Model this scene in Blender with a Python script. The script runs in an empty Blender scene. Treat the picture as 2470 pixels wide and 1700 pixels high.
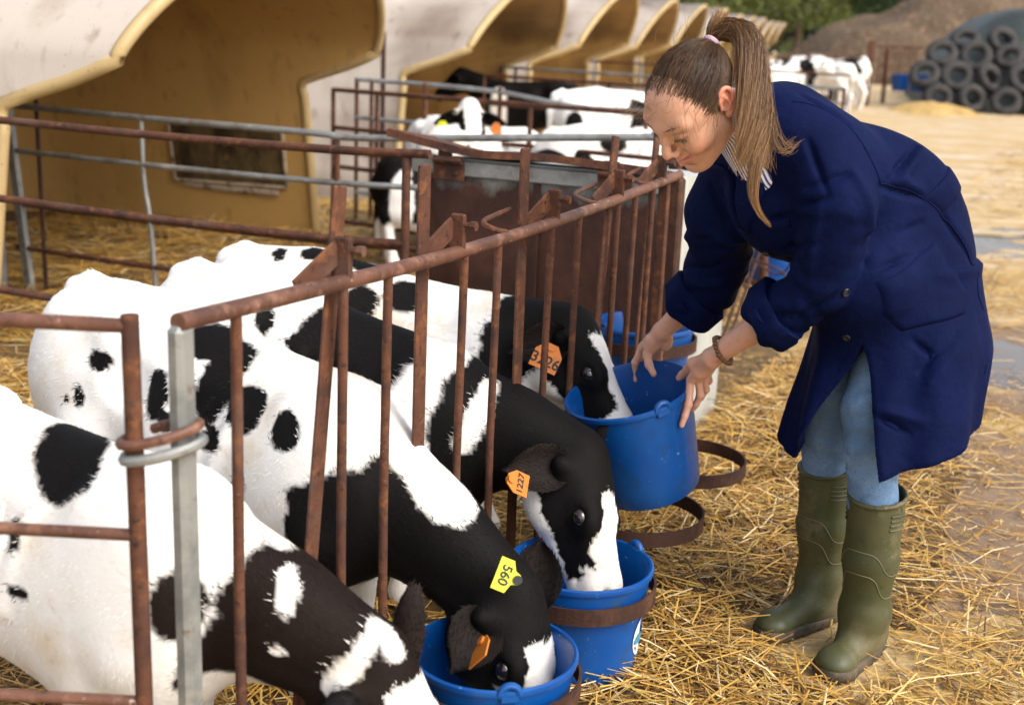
import bpy, math
import numpy as np
from mathutils import Matrix, Vector

sc = bpy.context.scene
C = sc.collection
rng = np.random.default_rng(7)
V = lambda *a: np.array(a, float)

# ---------------------------------------------------------------- camera, sky, sun, exposure
CAM_H = 1.35
cam = bpy.data.cameras.new('camera'); cam_o = bpy.data.objects.new('camera', cam); C.objects.link(cam_o)
_p, _r = math.radians(14.5), math.radians(2.3)
_fw = V(0, math.cos(_p), -math.sin(_p)); _rt = V(1, 0, 0); _up = np.cross(_rt, _fw)
_ix = _rt*math.cos(_r) + _up*math.sin(_r); _iu = -_rt*math.sin(_r) + _up*math.cos(_r)
_M = np.eye(4); _M[:3, 0] = _ix; _M[:3, 1] = _iu; _M[:3, 2] = -_fw; _M[:3, 3] = (0, 0, CAM_H)
cam_o.matrix_world = Matrix(_M.tolist())
cam.lens = 44.24; cam.sensor_width = 36; cam.clip_start = .05; cam.clip_end = 900
cam.dof.use_dof = True; cam.dof.focus_distance = 2.62; cam.dof.aperture_fstop = 3.4
sc.camera = cam_o

w = bpy.data.worlds.new('World'); sc.world = w; w.use_nodes = True
nt = w.node_tree
bgn = nt.nodes['Background']
sky = nt.nodes.new('ShaderNodeTexSky'); sky.sky_type = 'NISHITA'; sky.sun_disc = False
SUN_EL, SUN_AZ = math.radians(44), math.radians(128)      # azimuth clockwise from +Y: high, behind the camera to the right
sky.sun_elevation = SUN_EL; sky.sun_rotation = SUN_AZ; sky.air_density = 1.0; sky.dust_density = 4.0; sky.ozone_density = .6
bgn.inputs['Strength'].default_value = .15
hs = nt.nodes.new('ShaderNodeHueSaturation'); hs.inputs['Saturation'].default_value = .5      # thin white overcast
nt.links.new(sky.outputs[0], hs.inputs['Color']); nt.links.new(hs.outputs[0], bgn.inputs[0])
sun = bpy.data.lights.new('sun', 'SUN'); sun.energy = .75; sun.angle = math.radians(34); sun.color = (1, .93, .82)
sun_o = bpy.data.objects.new('sun', sun); C.objects.link(sun_o)
_sd = Vector((math.sin(SUN_AZ)*math.cos(SUN_EL), math.cos(SUN_AZ)*math.cos(SUN_EL), math.sin(SUN_EL)))
sun_o.rotation_euler = _sd.to_track_quat('Z', 'Y').to_euler()
sc.view_settings.view_transform = 'Standard'; sc.view_settings.look = 'None'
sc.view_settings.gamma = 1; sc.view_settings.use_curve_mapping = False
sc.view_settings.exposure = 1.0
sc.cycles.use_denoising = True
sc.cycles.max_bounces = 6; sc.cycles.diffuse_bounces = 3; sc.cycles.transparent_max_bounces = 4

# ---------------------------------------------------------------- frames of reference
# the pens stand in a grid turned 24 degrees: u runs along the feed fence, v goes from the fence into the pen
_az = math.radians(24.2); U = V(math.sin(_az), math.cos(_az), 0); W = V(-math.cos(_az), math.sin(_az), 0); W0 = 1.065
Z3 = V(0, 0, 1)
def pen(u, v, z=0.): return U*u + W*(W0 + v) + V(0, 0, z)
def unit(a): a = np.asarray(a, float); return a/np.linalg.norm(a)

# ---------------------------------------------------------------- object helpers
def tag(o, label=None, cat=None, group=None, kind=None):
    for k, v in (('label', label), ('category', cat), ('group', group), ('kind', kind)):
        if v: o[k] = v
    return o
def empty(name, loc, label=None, cat=None, group=None):
    o = bpy.data.objects.new(name, None); C.objects.link(o); o.location = tuple(map(float, loc)); o.empty_display_size = .1
    return tag(o, label, cat, group)
def mesh_from(name, v, f, smooth=True, col=None):
    me = bpy.data.meshes.new(name)
    v = np.asarray(v, np.float32)
    if isinstance(f, np.ndarray):
        n, k = f.shape
        me.vertices.add(len(v)); me.vertices.foreach_set('co', v.ravel())
        me.loops.add(n*k); me.loops.foreach_set('vertex_index', f.ravel().astype(np.int32))
        me.polygons.add(n); me.polygons.foreach_set('loop_start', np.arange(0, n*k, k, dtype=np.int32))
        try: me.polygons.foreach_set('loop_total', np.full(n, k, np.int32))
        except Exception: pass
        me.update(calc_edges=True); me.validate()
    else:
        me.from_pydata(v.tolist(), [], f); me.update()
    if smooth: me.polygons.foreach_set('use_smooth', np.ones(len(me.polygons), bool))
    if col is not None:
        a = me.color_attributes.new('Col', 'FLOAT_COLOR', 'POINT')
        c = np.ones((len(v), 4), np.float32); c[:, :3] = col; a.data.foreach_set('color', c.ravel())
    return me
def link(name, me, mat, parent=None, loc=None):
    o = bpy.data.objects.new(name, me); C.objects.link(o)
    if mat is not None:
        for m in (mat if isinstance(mat, (list, tuple)) else [mat]): me.materials.append(m)
    if parent is not None: o.parent = parent
    if loc is not None: o.location = tuple(map(float, loc))
    return o
def copy_tree(o, parent=None):
    c = o.copy(); C.objects.link(c)
    if parent is not None: c.parent = parent
    for ch in list(o.children): copy_tree(ch, c)
    return c

class MB:
    """collects boxes, tubes, lathes and sheets into one mesh"""
    def __init__(s): s.v = []; s.f = []
    def add(s, v, f):
        b = len(s.v); s.v += [tuple(map(float, p)) for p in v]; s.f += [tuple(i+b for i in q) for q in f]; return s
    def box(s, c, size, ax=None, bev=0.):
        c = np.asarray(c, float); R = np.eye(3) if ax is None else np.array(ax, float)  # rows = axes
        h = np.array(size, float)/2
        if bev <= 0:
            P = [c + R.T@(h*V(a, b, d)) for a in (-1, 1) for b in (-1, 1) for d in (-1, 1)]
            return s.add(P, [(0, 1, 3, 2), (4, 6, 7, 5), (0, 4, 5, 1), (2, 3, 7, 6), (0, 2, 6, 4), (1, 5, 7, 3)])
        idx = {}; P = []
        for a in (-1, 1):
            for b in (-1, 1):
                for d in (-1, 1):
                    for k in range(3):
                        q = h - bev; q[k] = h[k]; idx[(a, b, d, k)] = len(P); P.append(c + R.T@(q*V(a, b, d)))
        F = []
        for k in range(3):
            i, j = (k+1) % 3, (k+2) % 3
            for sg in (-1, 1):
                l = []
                for (si, sj) in ((-1, -1), (1, -1), (1, 1), (-1, 1)):
                    t = [0, 0, 0]; t[k] = sg; t[i] = si; t[j] = sj; l.append(idx[(*t, k)])
                F.append(tuple(l if sg > 0 else l[::-1]))
        for k in range(3):
            i, j = (k+1) % 3, (k+2) % 3
            for si in (-1, 1):
                for sj in (-1, 1):
                    t0 = [0, 0, 0]; t0[i] = si; t0[j] = sj; t1 = list(t0); t0[k] = -1; t1[k] = 1
                    F.append((idx[(*t0, i)], idx[(*t1, i)], idx[(*t1, j)], idx[(*t0, j)]))
        for a in (-1, 1):
            for b in (-1, 1):
                for d in (-1, 1): F.append(tuple(idx[(a, b, d, k)] for k in range(3)))
        return s.add(P, F)
    def tube(s, pts, r, n=10, cap=True, flat=None, closed=False):
        """tube along pts; r a number or list; flat=(axis, scale) squashes the section along an axis"""
        pts = [np.asarray(p, float) for p in pts]; m = len(pts)
        rr = [r]*m if np.isscalar(r) else list(r)
        P = []; prev = None
        for i, p in enumerate(pts):
            if closed: t = unit(pts[(i+1) % m] - pts[i-1])
            else: t = unit(pts[min(i+1, m-1)] - pts[max(i-1, 0)])
            if prev is None:
                a = V(0, 0, 1) if abs(t[2]) < .9 else V(1, 0, 0)
                x = unit(np.cross(a, t))
            else: x = unit(prev - t*(prev@t))
            prev = x; y = np.cross(t, x)
            for k in range(n):
                a = 2*math.pi*k/n; o = (x*math.cos(a) + y*math.sin(a))*rr[i]
                if flat is not None:
                    ax = np.asarray(flat[0], float); o = o + ax*(o@ax)*(flat[1]-1)
                P.append(p + o)
        F = []
        for i in range(m if closed else m-1):
            j = (i+1) % m
            for k in range(n):
                k2 = (k+1) % n; F.append((i*n+k, i*n+k2, j*n+k2, j*n+k))
        if cap and not closed: F.append(tuple(range(n-1, -1, -1))); F.append(tuple((m-1)*n+k for k in range(n)))
        return s.add(P, F)
    def lathe(s, prof, n=40, c=(0, 0, 0)):
        """closed profile of (r, z) turned round z"""
        m = len(prof); P = []; F = []
        for k in range(n):
            a = 2*math.pi*k/n
            for (r, z) in prof: P.append((c[0]+r*math.cos(a), c[1]+r*math.sin(a), c[2]+z))
        for k in range(n):
            k2 = (k+1) % n
            for i in range(m-1): F.append((k*m+i, k2*m+i, k2*m+i+1, k*m+i+1))
        return s.add(P, F)
    def build(s, name, mat, parent=None, smooth=True, off=None):
        v = np.array(s.v)
        if off is not None: v = v - np.asarray(off, float)
        me = mesh_from(name, v, s.f, smooth)
        if smooth:
            try: me.set_sharp_from_angle(angle=math.radians(38))
            except Exception: pass
        return link(name, me, mat, parent)

def curve_pts(pts, n):
    """Catmull-Rom through pts, n samples"""
    P = np.array(pts, float); m = len(P)
    if m < 3:
        t = np.linspace(0, 1, n)[:, None]; return P[0] + (P[-1]-P[0])*t
    E = np.vstack([2*P[0]-P[1], P, 2*P[-1]-P[-2]])
    out = []
    for t in np.linspace(0, m-1-1e-9, n):
        i = int(t); f = t-i; a, b, c, d = E[i:i+4]
        out.append(.5*(2*b + (c-a)*f + (2*a-5*b+4*c-d)*f*f + (3*b-a-3*c+d)*f**3))
    return np.array(out)

# ---------------------------------------------------------------- signed distance modelling
class SDF:
    def __init__(s, lo, hi, h):
        s.lo = np.array(lo, float); s.h = h; s.n = np.ceil((np.array(hi, float)-s.lo)/h).astype(int)+1
        s.g = [(s.lo[i]+h*np.arange(s.n[i])).astype(np.float32) for i in range(3)]
        s.d = np.full(s.n, .5, np.float32)
    def _sl(s, lo, hi):
        r = []
        for i in range(3):
            a = int(max(0, math.floor((lo[i]-s.lo[i])/s.h))); b = int(min(s.n[i], math.ceil((hi[i]-s.lo[i])/s.h)+1))
            if b <= a: return None
            r.append(slice(a, b))
        return tuple(r)
    def _co(s, sl):
        return s.g[0][sl[0]][:, None, None], s.g[1][sl[1]][None, :, None], s.g[2][sl[2]][None, None, :]
    def _mix(s, sl, e, k, sub):
        d = s.d[sl]
        if sub:
            if k > 0:
                h = np.clip(.5-.5*(d+e)/k, 0, 1); s.d[sl] = d*(1-h) - e*h + k*h*(1-h)
            else: s.d[sl] = np.maximum(d, -e)
        elif k > 0:
            h = np.clip(.5+.5*(d-e)/k, 0, 1); s.d[sl] = d*(1-h) + e*h - k*h*(1-h)
        else: s.d[sl] = np.minimum(d, e)
    def cone(s, a, b, ra, rb, k=.02, sub=False, flat=None):
        """round cone from a to b; flat=(axis, f): the section is f times as thick along axis"""
        a = np.array(a, np.float32); b = np.array(b, np.float32)
        R = max(ra, rb)*(1 if flat is None else max(1, flat[1])) + k*1.2 + 3*s.h
        sl = s._sl(np.minimum(a, b)-R, np.maximum(a, b)+R)
        if sl is None: return s
        x, y, z = s._co(sl); x = x-a[0]; y = y-a[1]; z = z-a[2]; ba = b-a
        L = max(float(ba@ba), 1e-12)
        t = np.clip((x*ba[0]+y*ba[1]+z*ba[2])/L, 0, 1)
        qx, qy, qz = x-t*ba[0], y-t*ba[1], z-t*ba[2]
        sc_ = 1.
        if flat is not None:
            ax = unit(flat[0]).astype(np.float32); f = flat[1]; dp = (qx*ax[0]+qy*ax[1]+qz*ax[2])*(1/f-1)
            qx, qy, qz = qx+ax[0]*dp, qy+ax[1]*dp, qz+ax[2]*dp; sc_ = min(1., f)
        e = (np.sqrt(qx*qx+qy*qy+qz*qz) - (ra+(rb-ra)*t))*sc_
        s._mix(sl, e.astype(np.float32), k, sub); return s
    def chain(s, pts, rr, k=.02, sub=False, flat=None):
        for i in range(len(pts)-1): s.cone(pts[i], pts[i+1], rr[i], rr[i+1], k, sub, flat)
        return s
    def ell(s, c, r, k=.02, R=None, sub=False):
        """ellipsoid; rows of R are its axes"""
        c = np.array(c, np.float32); r = np.array(r, np.float32)
        m = float(r.max())+k*1.2+3*s.h
        sl = s._sl(c-m, c+m)
        if sl is None: return s
        x, y, z = s._co(sl); x = x-c[0]; y = y-c[1]; z = z-c[2]
        if R is not None:
            R = np.array(R, np.float32); x, y, z = [R[i, 0]*x+R[i, 1]*y+R[i, 2]*z for i in range(3)]
        k0 = np.sqrt((x/r[0])**2+(y/r[1])**2+(z/r[2])**2); k1 = np.sqrt((x/r[0]**2)**2+(y/r[1]**2)**2+(z/r[2]**2)**2)
        e = k0*(k0-1)/np.maximum(k1, 1e-6)
        s._mix(sl, e.astype(np.float32), k, sub); return s
    def mesh(s, smooth=2):
        d = s.d; ins = d < 0; nx, ny, nz = d.shape
        corner = [(i, j, k) for i in (0, 1) for j in (0, 1) for k in (0, 1)]
        cnt = np.zeros((nx-1, ny-1, nz-1), np.int8)
        for (i, j, k) in corner: cnt += ins[i:nx-1+i, j:ny-1+j, k:nz-1+k]
        act = (cnt > 0) & (cnt < 8)
        I = np.argwhere(act); idx = np.full(act.shape, -1, np.int64); idx[act] = np.arange(len(I))
        pos = np.zeros((len(I), 3)); num = np.zeros(len(I))
        for a in corner:
            for ax in range(3):
                if a[ax]: continue
                b = list(a); b[ax] = 1
                da = d[I[:, 0]+a[0], I[:, 1]+a[1], I[:, 2]+a[2]]; db = d[I[:, 0]+b[0], I[:, 1]+b[1], I[:, 2]+b[2]]
                m = (da < 0) != (db < 0); t = np.where(m, da/np.where(m, da-db, 1), 0)
                p = np.repeat(np.array(a, float)[None], len(I), 0); p[:, ax] += t
                pos += p*m[:, None]; num += m
        v = s.lo + s.h*(I + pos/num[:, None])
        F = []
        for ax in range(3):
            o1, o2 = (ax+1) % 3, (ax+2) % 3
            A = np.take(ins, range(d.shape[ax]-1), ax); B = np.take(ins, range(1, d.shape[ax]), ax)
            e = np.argwhere(A != B); e = e[(e[:, o1] > 0) & (e[:, o2] > 0) & (e[:, o1] < d.shape[o1]-1) & (e[:, o2] < d.shape[o2]-1)]
            sg = ins[e[:, 0], e[:, 1], e[:, 2]]
            q = []
            for (p1, p2) in ((-1, -1), (0, -1), (0, 0), (-1, 0)):
                c = e.copy(); c[:, o1] += p1; c[:, o2] += p2; q.append(idx[c[:, 0], c[:, 1], c[:, 2]])
            q = np.stack(q, 1); q[~sg] = q[~sg][:, ::-1]; F.append(q)
        F = np.vstack(F)
        for _ in range(smooth): v = lap(v, F, .5)
        return v, F
def lap(v, F, w=.5):
    s = np.zeros_like(v); c = np.zeros(len(v)); k = F.shape[1]
    for i in range(k):
        j = (i+1) % k
        for a, b in ((F[:, i], F[:, j]), (F[:, j], F[:, i])):
            for ax in range(3): s[:, ax] += np.bincount(a, v[b, ax], len(v))
            c += np.bincount(a, None, len(v))
    m = c > 0; out = v.copy(); out[m] = v[m]*(1-w) + w*s[m]/c[m][:, None]
    return out
def vnormals(v, F):
    n = np.zeros_like(v); a = np.cross(v[F[:, 2]]-v[F[:, 0]], v[F[:, -1]]-v[F[:, 1]])
    for i in range(F.shape[1]):
        for ax in range(3): n[:, ax] += np.bincount(F[:, i], a[:, ax], len(v))
    return n/np.maximum(np.linalg.norm(n, axis=1), 1e-12)[:, None]
def wob(p, f=1., seed=0):
    """cheap smooth 3-D noise about -1..1"""
    p = np.asarray(p)*f; s = seed*1.7
    a = np.sin(p[..., 0]*1.9+1.3*np.sin(p[..., 1]*1.3+s)+s)+np.sin(p[..., 1]*2.3+1.1*np.sin(p[..., 2]*1.7+2*s))+np.sin(p[..., 2]*2.1+1.2*np.sin(p[..., 0]*1.5-s))
    b = np.sin(p[..., 0]*4.3+2*np.sin(p[..., 2]*3.1+s))+np.sin(p[..., 1]*4.9+s+np.sin(p[..., 0]*3.7))+np.sin(p[..., 2]*4.1-s)
    return a/3*.65 + b/3*.35

# ---------------------------------------------------------------- materials
def mat(name, col, rough=.6, metal=0., layers=(), bump=(), attr=False, spec=.5, sheen=0., sss=0., coat=0., stretch=None, rvar=0.):
    """layers: (scale, colour, from, to, detail) noise masks mixed over col; bump: (scale, strength, distance)"""
    m = bpy.data.materials.new(name); m.use_nodes = True; T = m.node_tree; N = T.nodes; L = T.links
    b = N['Principled BSDF']; b.inputs['Roughness'].default_value = rough; b.inputs['Metallic'].default_value = metal
    b.inputs['Specular IOR Level'].default_value = spec
    if sheen: b.inputs['Sheen Weight'].default_value = sheen
    if coat: b.inputs['Coat Weight'].default_value = coat; b.inputs['Coat Roughness'].default_value = .15
    if sss:
        b.inputs['Subsurface Weight'].default_value = sss; b.inputs['Subsurface Radius'].default_value = (.012, .005, .003); b.inputs['Subsurface Scale'].default_value = 1
    tc = N.new('ShaderNodeTexCoord'); vec = tc.outputs['Object']
    if stretch:
        mp = N.new('ShaderNodeMapping'); mp.inputs['Scale'].default_value = stretch; L.new(vec, mp.inputs['Vector']); vec = mp.outputs[0]
    cur = None
    if attr:
        at = N.new('ShaderNodeAttribute'); at.attribute_name = 'Col'; cur = at.outputs['Color']
    for (s_, c_, a_, b_, *dt) in layers:
        n = N.new('ShaderNodeTexNoise'); n.inputs['Scale'].default_value = s_; n.inputs['Detail'].default_value = dt[0] if dt else 5
        n.inputs['Roughness'].default_value = .62
        L.new(vec, n.inputs['Vector'])
        r = N.new('ShaderNodeMapRange'); r.inputs['From Min'].default_value = a_; r.inputs['From Max'].default_value = b_; r.clamp = True
        L.new(n.outputs['Fac'], r.inputs['Value'])
        x = N.new('ShaderNodeMix'); x.data_type = 'RGBA'; L.new(r.outputs[0], x.inputs['Factor'])
        if cur is None: x.inputs['A'].default_value = (*col, 1)
        else: L.new(cur, x.inputs['A'])
        x.inputs['B'].default_value = (*c_, 1); cur = x.outputs['Result']
    if cur is None: b.inputs['Base Color'].default_value = (*col, 1)
    else: L.new(cur, b.inputs['Base Color'])
    prev = None
    for (s_, st, ds) in bump:
        n = N.new('ShaderNodeTexNoise'); n.inputs['Scale'].default_value = s_; n.inputs['Detail'].default_value = 6; L.new(vec, n.inputs['Vector'])
        u = N.new('ShaderNodeBump'); u.inputs['Strength'].default_value = st; u.inputs['Distance'].default_value = ds; L.new(n.outputs['Fac'], u.inputs['Height'])
        if prev is not None: L.new(prev, u.inputs['Normal'])
        prev = u.outputs['Normal']
    if prev is not None: L.new(prev, b.inputs['Normal'])
    if rvar:
        n = N.new('ShaderNodeTexNoise'); n.inputs['Scale'].default_value = 9; n.inputs['Detail'].default_value = 6; L.new(vec, n.inputs['Vector'])
        r = N.new('ShaderNodeMapRange'); r.inputs['From Min'].default_value = .3; r.inputs['From Max'].default_value = .7
        r.inputs['To Min'].default_value = rough-rvar; r.inputs['To Max'].default_value = rough+rvar; L.new(n.outputs['Fac'], r.inputs['Value']); L.new(r.outputs[0], b.inputs['Roughness'])
    return m
M = {}
M['rust'] = mat('rusty_steel', (.105, .041, .023), .8, 0, [(9, (.055, .025, .018), .42, .62), (30, (.19, .075, .03), .52, .70), (70, (.026, .015, .012), .58, .68), (4, (.11, .062, .045), .56, .68), (140, (.24, .15, .10), .68, .74)], [(160, .35, .004), (35, .25, .006)], spec=.3)
M['rust_rail'] = mat('worn_rusty_rail', (.145, .062, .037), .55, 0, [(7, (.075, .031, .019), .42, .62), (26, (.25, .125, .08), .52, .72), (90, (.48, .36, .29), .64, .72), (60, (.045, .022, .016), .60, .70)], [(150, .25, .003)], spec=.45)
M['rust_dark'] = mat('dark_rust', (.042, .018, .012), .75, 0, [(12, (.095, .042, .024), .5, .7), (60, (.03, .02, .016), .55, .7)], [(120, .3, .004)], spec=.3)
M['galv'] = mat('galvanised_steel', (.30, .31, .295), .55, .45, [(14, (.19, .20, .20), .42, .62), (6, (.42, .39, .32), .55, .7), (25, (.13, .06, .035), .58, .70)], [(90, .15, .002)])
M['galv_rail'] = mat('weathered_galvanised_pipe', (.30, .31, .30), .5, .45, [(12, (.2, .19, .18), .45, .65), (8, (.5, .5, .48), .55, .7), (20, (.17, .085, .05), .62, .74)], [(90, .2, .002)])
# ---------------------------------------------------------------- ground
def ground_material():
    m = bpy.data.materials.new('yard_ground'); m.use_nodes = True; T = m.node_tree; N = T.nodes; L = T.links; b = N['Principled BSDF']; b.inputs['Specular IOR Level'].default_value = .3
    tc = N.new('ShaderNodeTexCoord')
    def noise(s, d=6, st=None):
        n = N.new('ShaderNodeTexNoise'); n.inputs['Scale'].default_value = s; n.inputs['Detail'].default_value = d; n.inputs['Roughness'].default_value = .65
        if st:
            mp = N.new('ShaderNodeMapping'); mp.inputs['Scale'].default_value = st; mp.inputs['Rotation'].default_value = (0, 0, .5); L.new(tc.outputs['Object'], mp.inputs['Vector']); L.new(mp.outputs[0], n.inputs['Vector'])
        else: L.new(tc.outputs['Object'], n.inputs['Vector'])
        return n.outputs['Fac']
    def ramp(f, a, c):
        r = N.new('ShaderNodeMapRange'); r.inputs['From Min'].default_value = a; r.inputs['From Max'].default_value = c; L.new(f, r.inputs['Value']); return r.outputs[0]
    def mix(f, a, c):
        x = N.new('ShaderNodeMix'); x.data_type = 'RGBA'
        L.new(f, x.inputs['Factor'])
        for k, v in (('A', a), ('B', c)):
            if isinstance(v, tuple): x.inputs[k].default_value = (*v, 1)
            else: L.new(v, x.inputs[k])
        return x.outputs['Result']
    dirt = mix(ramp(noise(2.5), .35, .65), (.175, .118, .078), (.29, .205, .14))
    dirt = mix(ramp(noise(40), .55, .75), dirt, (.09, .06, .042))
    dirt = mix(ramp(noise(55), .56, .70), dirt, (.36, .25, .12))
    at = N.new('ShaderNodeAttribute'); at.attribute_name = 'Col'
    sp = N.new('ShaderNodeSeparateColor'); L.new(at.outputs['Color'], sp.inputs[0])
    straw = mix(ramp(noise(9, 8, (1, 6, 1)), .35, .66), (.36, .24, .10), (.62, .46, .24))
    straw = mix(ramp(noise(28, 8, (6, 1, 1)), .55, .72), straw, (.22, .14, .07))
    ma = N.new('ShaderNodeMath'); ma.operation = 'ADD'; L.new(sp.outputs[0], ma.inputs[0])
    mm = N.new('ShaderNodeMath'); mm.operation = 'MULTIPLY_ADD'; L.new(noise(1.1, 9, (1, 2.6, 1)), mm.inputs[0]); mm.inputs[1].default_value = 2.4; mm.inputs[2].default_value = -1.2
    L.new(mm.outputs[0], ma.inputs[1])
    pale = mix(ramp(noise(.9, 7, (1, 3.2, 1)), .50, .64), straw, (.62, .53, .44)); pale = mix(ramp(noise(3.5, 7, (1, 4, 1)), .56, .68), pale, (.50, .33, .14))
    straw = mix(sp.outputs[2], straw, pale)
    col = mix(ramp(ma.outputs[0], .35, .62), dirt, straw)
    wet = N.new('ShaderNodeMath'); wet.operation = 'ADD'; L.new(sp.outputs[1], wet.inputs[0])
    m2 = N.new('ShaderNodeMath'); m2.operation = 'MULTIPLY_ADD'; L.new(noise(1.6, 7, (1, 2.2, 1)), m2.inputs[0]); m2.inputs[1].default_value = 2.; m2.inputs[2].default_value = -1.
    L.new(m2.outputs[0], wet.inputs[1]); wf = ramp(wet.outputs[0], .55, .68)
    col = mix(wf, col, (.11, .08, .06))
    L.new(col, b.inputs['Base Color'])
    rr = N.new('ShaderNodeMapRange'); L.new(wf, rr.inputs['Value']); rr.inputs['To Min'].default_value = .85; rr.inputs['To Max'].default_value = .07; L.new(rr.outputs[0], b.inputs['Roughness'])
    bu = N.new('ShaderNodeBump'); bu.inputs['Distance'].default_value = .010; L.new(noise(22, 9), bu.inputs['Height'])
    rs = N.new('ShaderNodeMapRange'); L.new(wf, rs.inputs['Value']); rs.inputs['To Min'].default_value = .8; rs.inputs['To Max'].default_value = .03; L.new(rs.outputs[0], bu.inputs['Strength'])
    L.new(bu.outputs[0], b.inputs['Normal'])
    return m
def g_straw(x, y):
    """how strawy the yard is at a point, 0..1; and how wet"""
    q = ((x-1.52)/.66)**2+((y-3.72)/.62)**2; d = np.exp(-(q**1.6)*.8)               # bare trodden strip behind the woman
    d2 = np.exp(-(((x-2.3)/.8)**2+((y-5.4)/1.0)**2)); d3 = np.exp(-(((x-1.15)/.35)**2+((y-2.75)/.3)**2))
    s = .80 - 1.05*d - .6*d2 - .35*d3 + .1*np.clip((y-9)/10, 0, 1)
    w = .95*np.exp(-(((x-2.15)/.55)**2+((y-5.4)/.75)**2)*1.1) + .75*np.exp(-(((x-3.4)/1.0)**2+((y-8.8)/1.2)**2)) + .25*np.clip((y-9)/6, 0, 1)*np.clip((x-1)/3, 0, 1)
    return np.clip(s, 0, 1), np.clip(w, 0, 1)
def g_height(x, y):
    h = .012*wob(np.stack([x, y, 0*x], -1), 2.2, 2) + .006*wob(np.stack([x, y, 0*x], -1), 7, 5)
    return h*np.clip(1.6-(np.hypot(x, y)-3)/12, .2, 1)
gx = np.concatenate([[-600, -200, -80, -40, -25], np.arange(-14, 14.01, .16), [18, 25, 40, 80, 200, 600]])
gy = np.concatenate([[-40, -10, -4], np.arange(-1, 18.01, .16), np.arange(19, 46, 1.), [60, 90, 160, 300, 700]])
GX, GY = np.meshgrid(gx, gy, indexing='ij'); GZ = g_height(GX, GY)
near_ = (np.abs(GX) < 15) & (GY < 19); GZ = np.where(near_, GZ, 0)
gs, gw = g_straw(GX, GY)
nx_, ny_ = GX.shape; ii = np.arange(nx_*ny_).reshape(nx_, ny_)
gf = np.stack([ii[:-1, :-1], ii[1:, :-1], ii[1:, 1:], ii[:-1, 1:]], -1).reshape(-1, 4)
go = link('ground', mesh_from('ground', np.stack([GX, GY, GZ], -1).reshape(-1, 3), gf, True, np.stack([gs.ravel(), gw.ravel(), np.clip((GY.ravel()-6)/3, 0, 1)], -1)), ground_material())
go['kind'] = 'structure'
# ---------------------------------------------------------------- row of glass-fibre calf huts
def hut_mat():
    m = bpy.data.materials.new('hut_shell'); m.use_nodes = True; T = m.node_tree; N = T.nodes; L = T.links; b = N['Principled BSDF']
    at = N.new('ShaderNodeAttribute'); at.attribute_name = 'Col'; tc = N.new('ShaderNodeTexCoord')
    cur = at.outputs['Color']
    for (s, lo, hi, c, st, f) in ((3.5, .52, .75, (.5, .42, .33), (1, 1, .3), .5), (16, .58, .8, (.3, .2, .1), (1, 1, .35), .6), (70, .66, .74, (.16, .11, .07), (1, 1, 1), .6)):
        mp = N.new('ShaderNodeMapping'); mp.inputs['Scale'].default_value = st; L.new(tc.outputs['Object'], mp.inputs['Vector'])
        n = N.new('ShaderNodeTexNoise'); n.inputs['Scale'].default_value = s; n.inputs['Detail'].default_value = 7; L.new(mp.outputs[0], n.inputs['Vector'])
        r = N.new('ShaderNodeMapRange'); r.inputs['From Min'].default_value = lo; r.inputs['From Max'].default_value = hi; r.inputs['To Max'].default_value = f; L.new(n.outputs['Fac'], r.inputs['Value'])
        x = N.new('ShaderNodeMix'); x.data_type = 'RGBA'; x.blend_type = 'MULTIPLY'; L.new(r.outputs[0], x.inputs['Factor']); L.new(cur, x.inputs['A']); x.inputs['B'].default_value = (*c, 1); cur = x.outputs['Result']
    L.new(cur, b.inputs['Base Color']); b.inputs['Roughness'].default_value = .5
    n = N.new('ShaderNodeTexNoise'); n.inputs['Scale'].default_value = 120; L.new(tc.outputs['Object'], n.inputs['Vector'])
    u = N.new('ShaderNodeBump'); u.inputs['Strength'].default_value = .15; u.inputs['Distance'].default_value = .004; L.new(n.outputs['Fac'], u.inputs['Height']); L.new(u.outputs[0], b.inputs['Normal'])
    return m
M['hut'] = hut_mat()
HAZ = math.radians(14.3); HU = V(math.sin(HAZ), math.cos(HAZ), 0); HN = V(math.cos(HAZ), -math.sin(HAZ), 0)
HUT0 = V(-1.60, 4.88, 0)
def hut_pt(o, x, y, z): return o + HU*x - HN*y + Z3*z
HX, HA, HB_, HZ, HT = 1.46, 1.41, 1.64, 1.16, 1.80          # centre, half widths at the hood and at the ground, hood height, top
OUT = V(.50, .435, .37); INN = V(.50, .31, .105); EDG = V(.46, .33, .15)
def half_width(z): return HA + (HB_-HA)*(1-np.clip(z/HZ, 0, 1))
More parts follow.
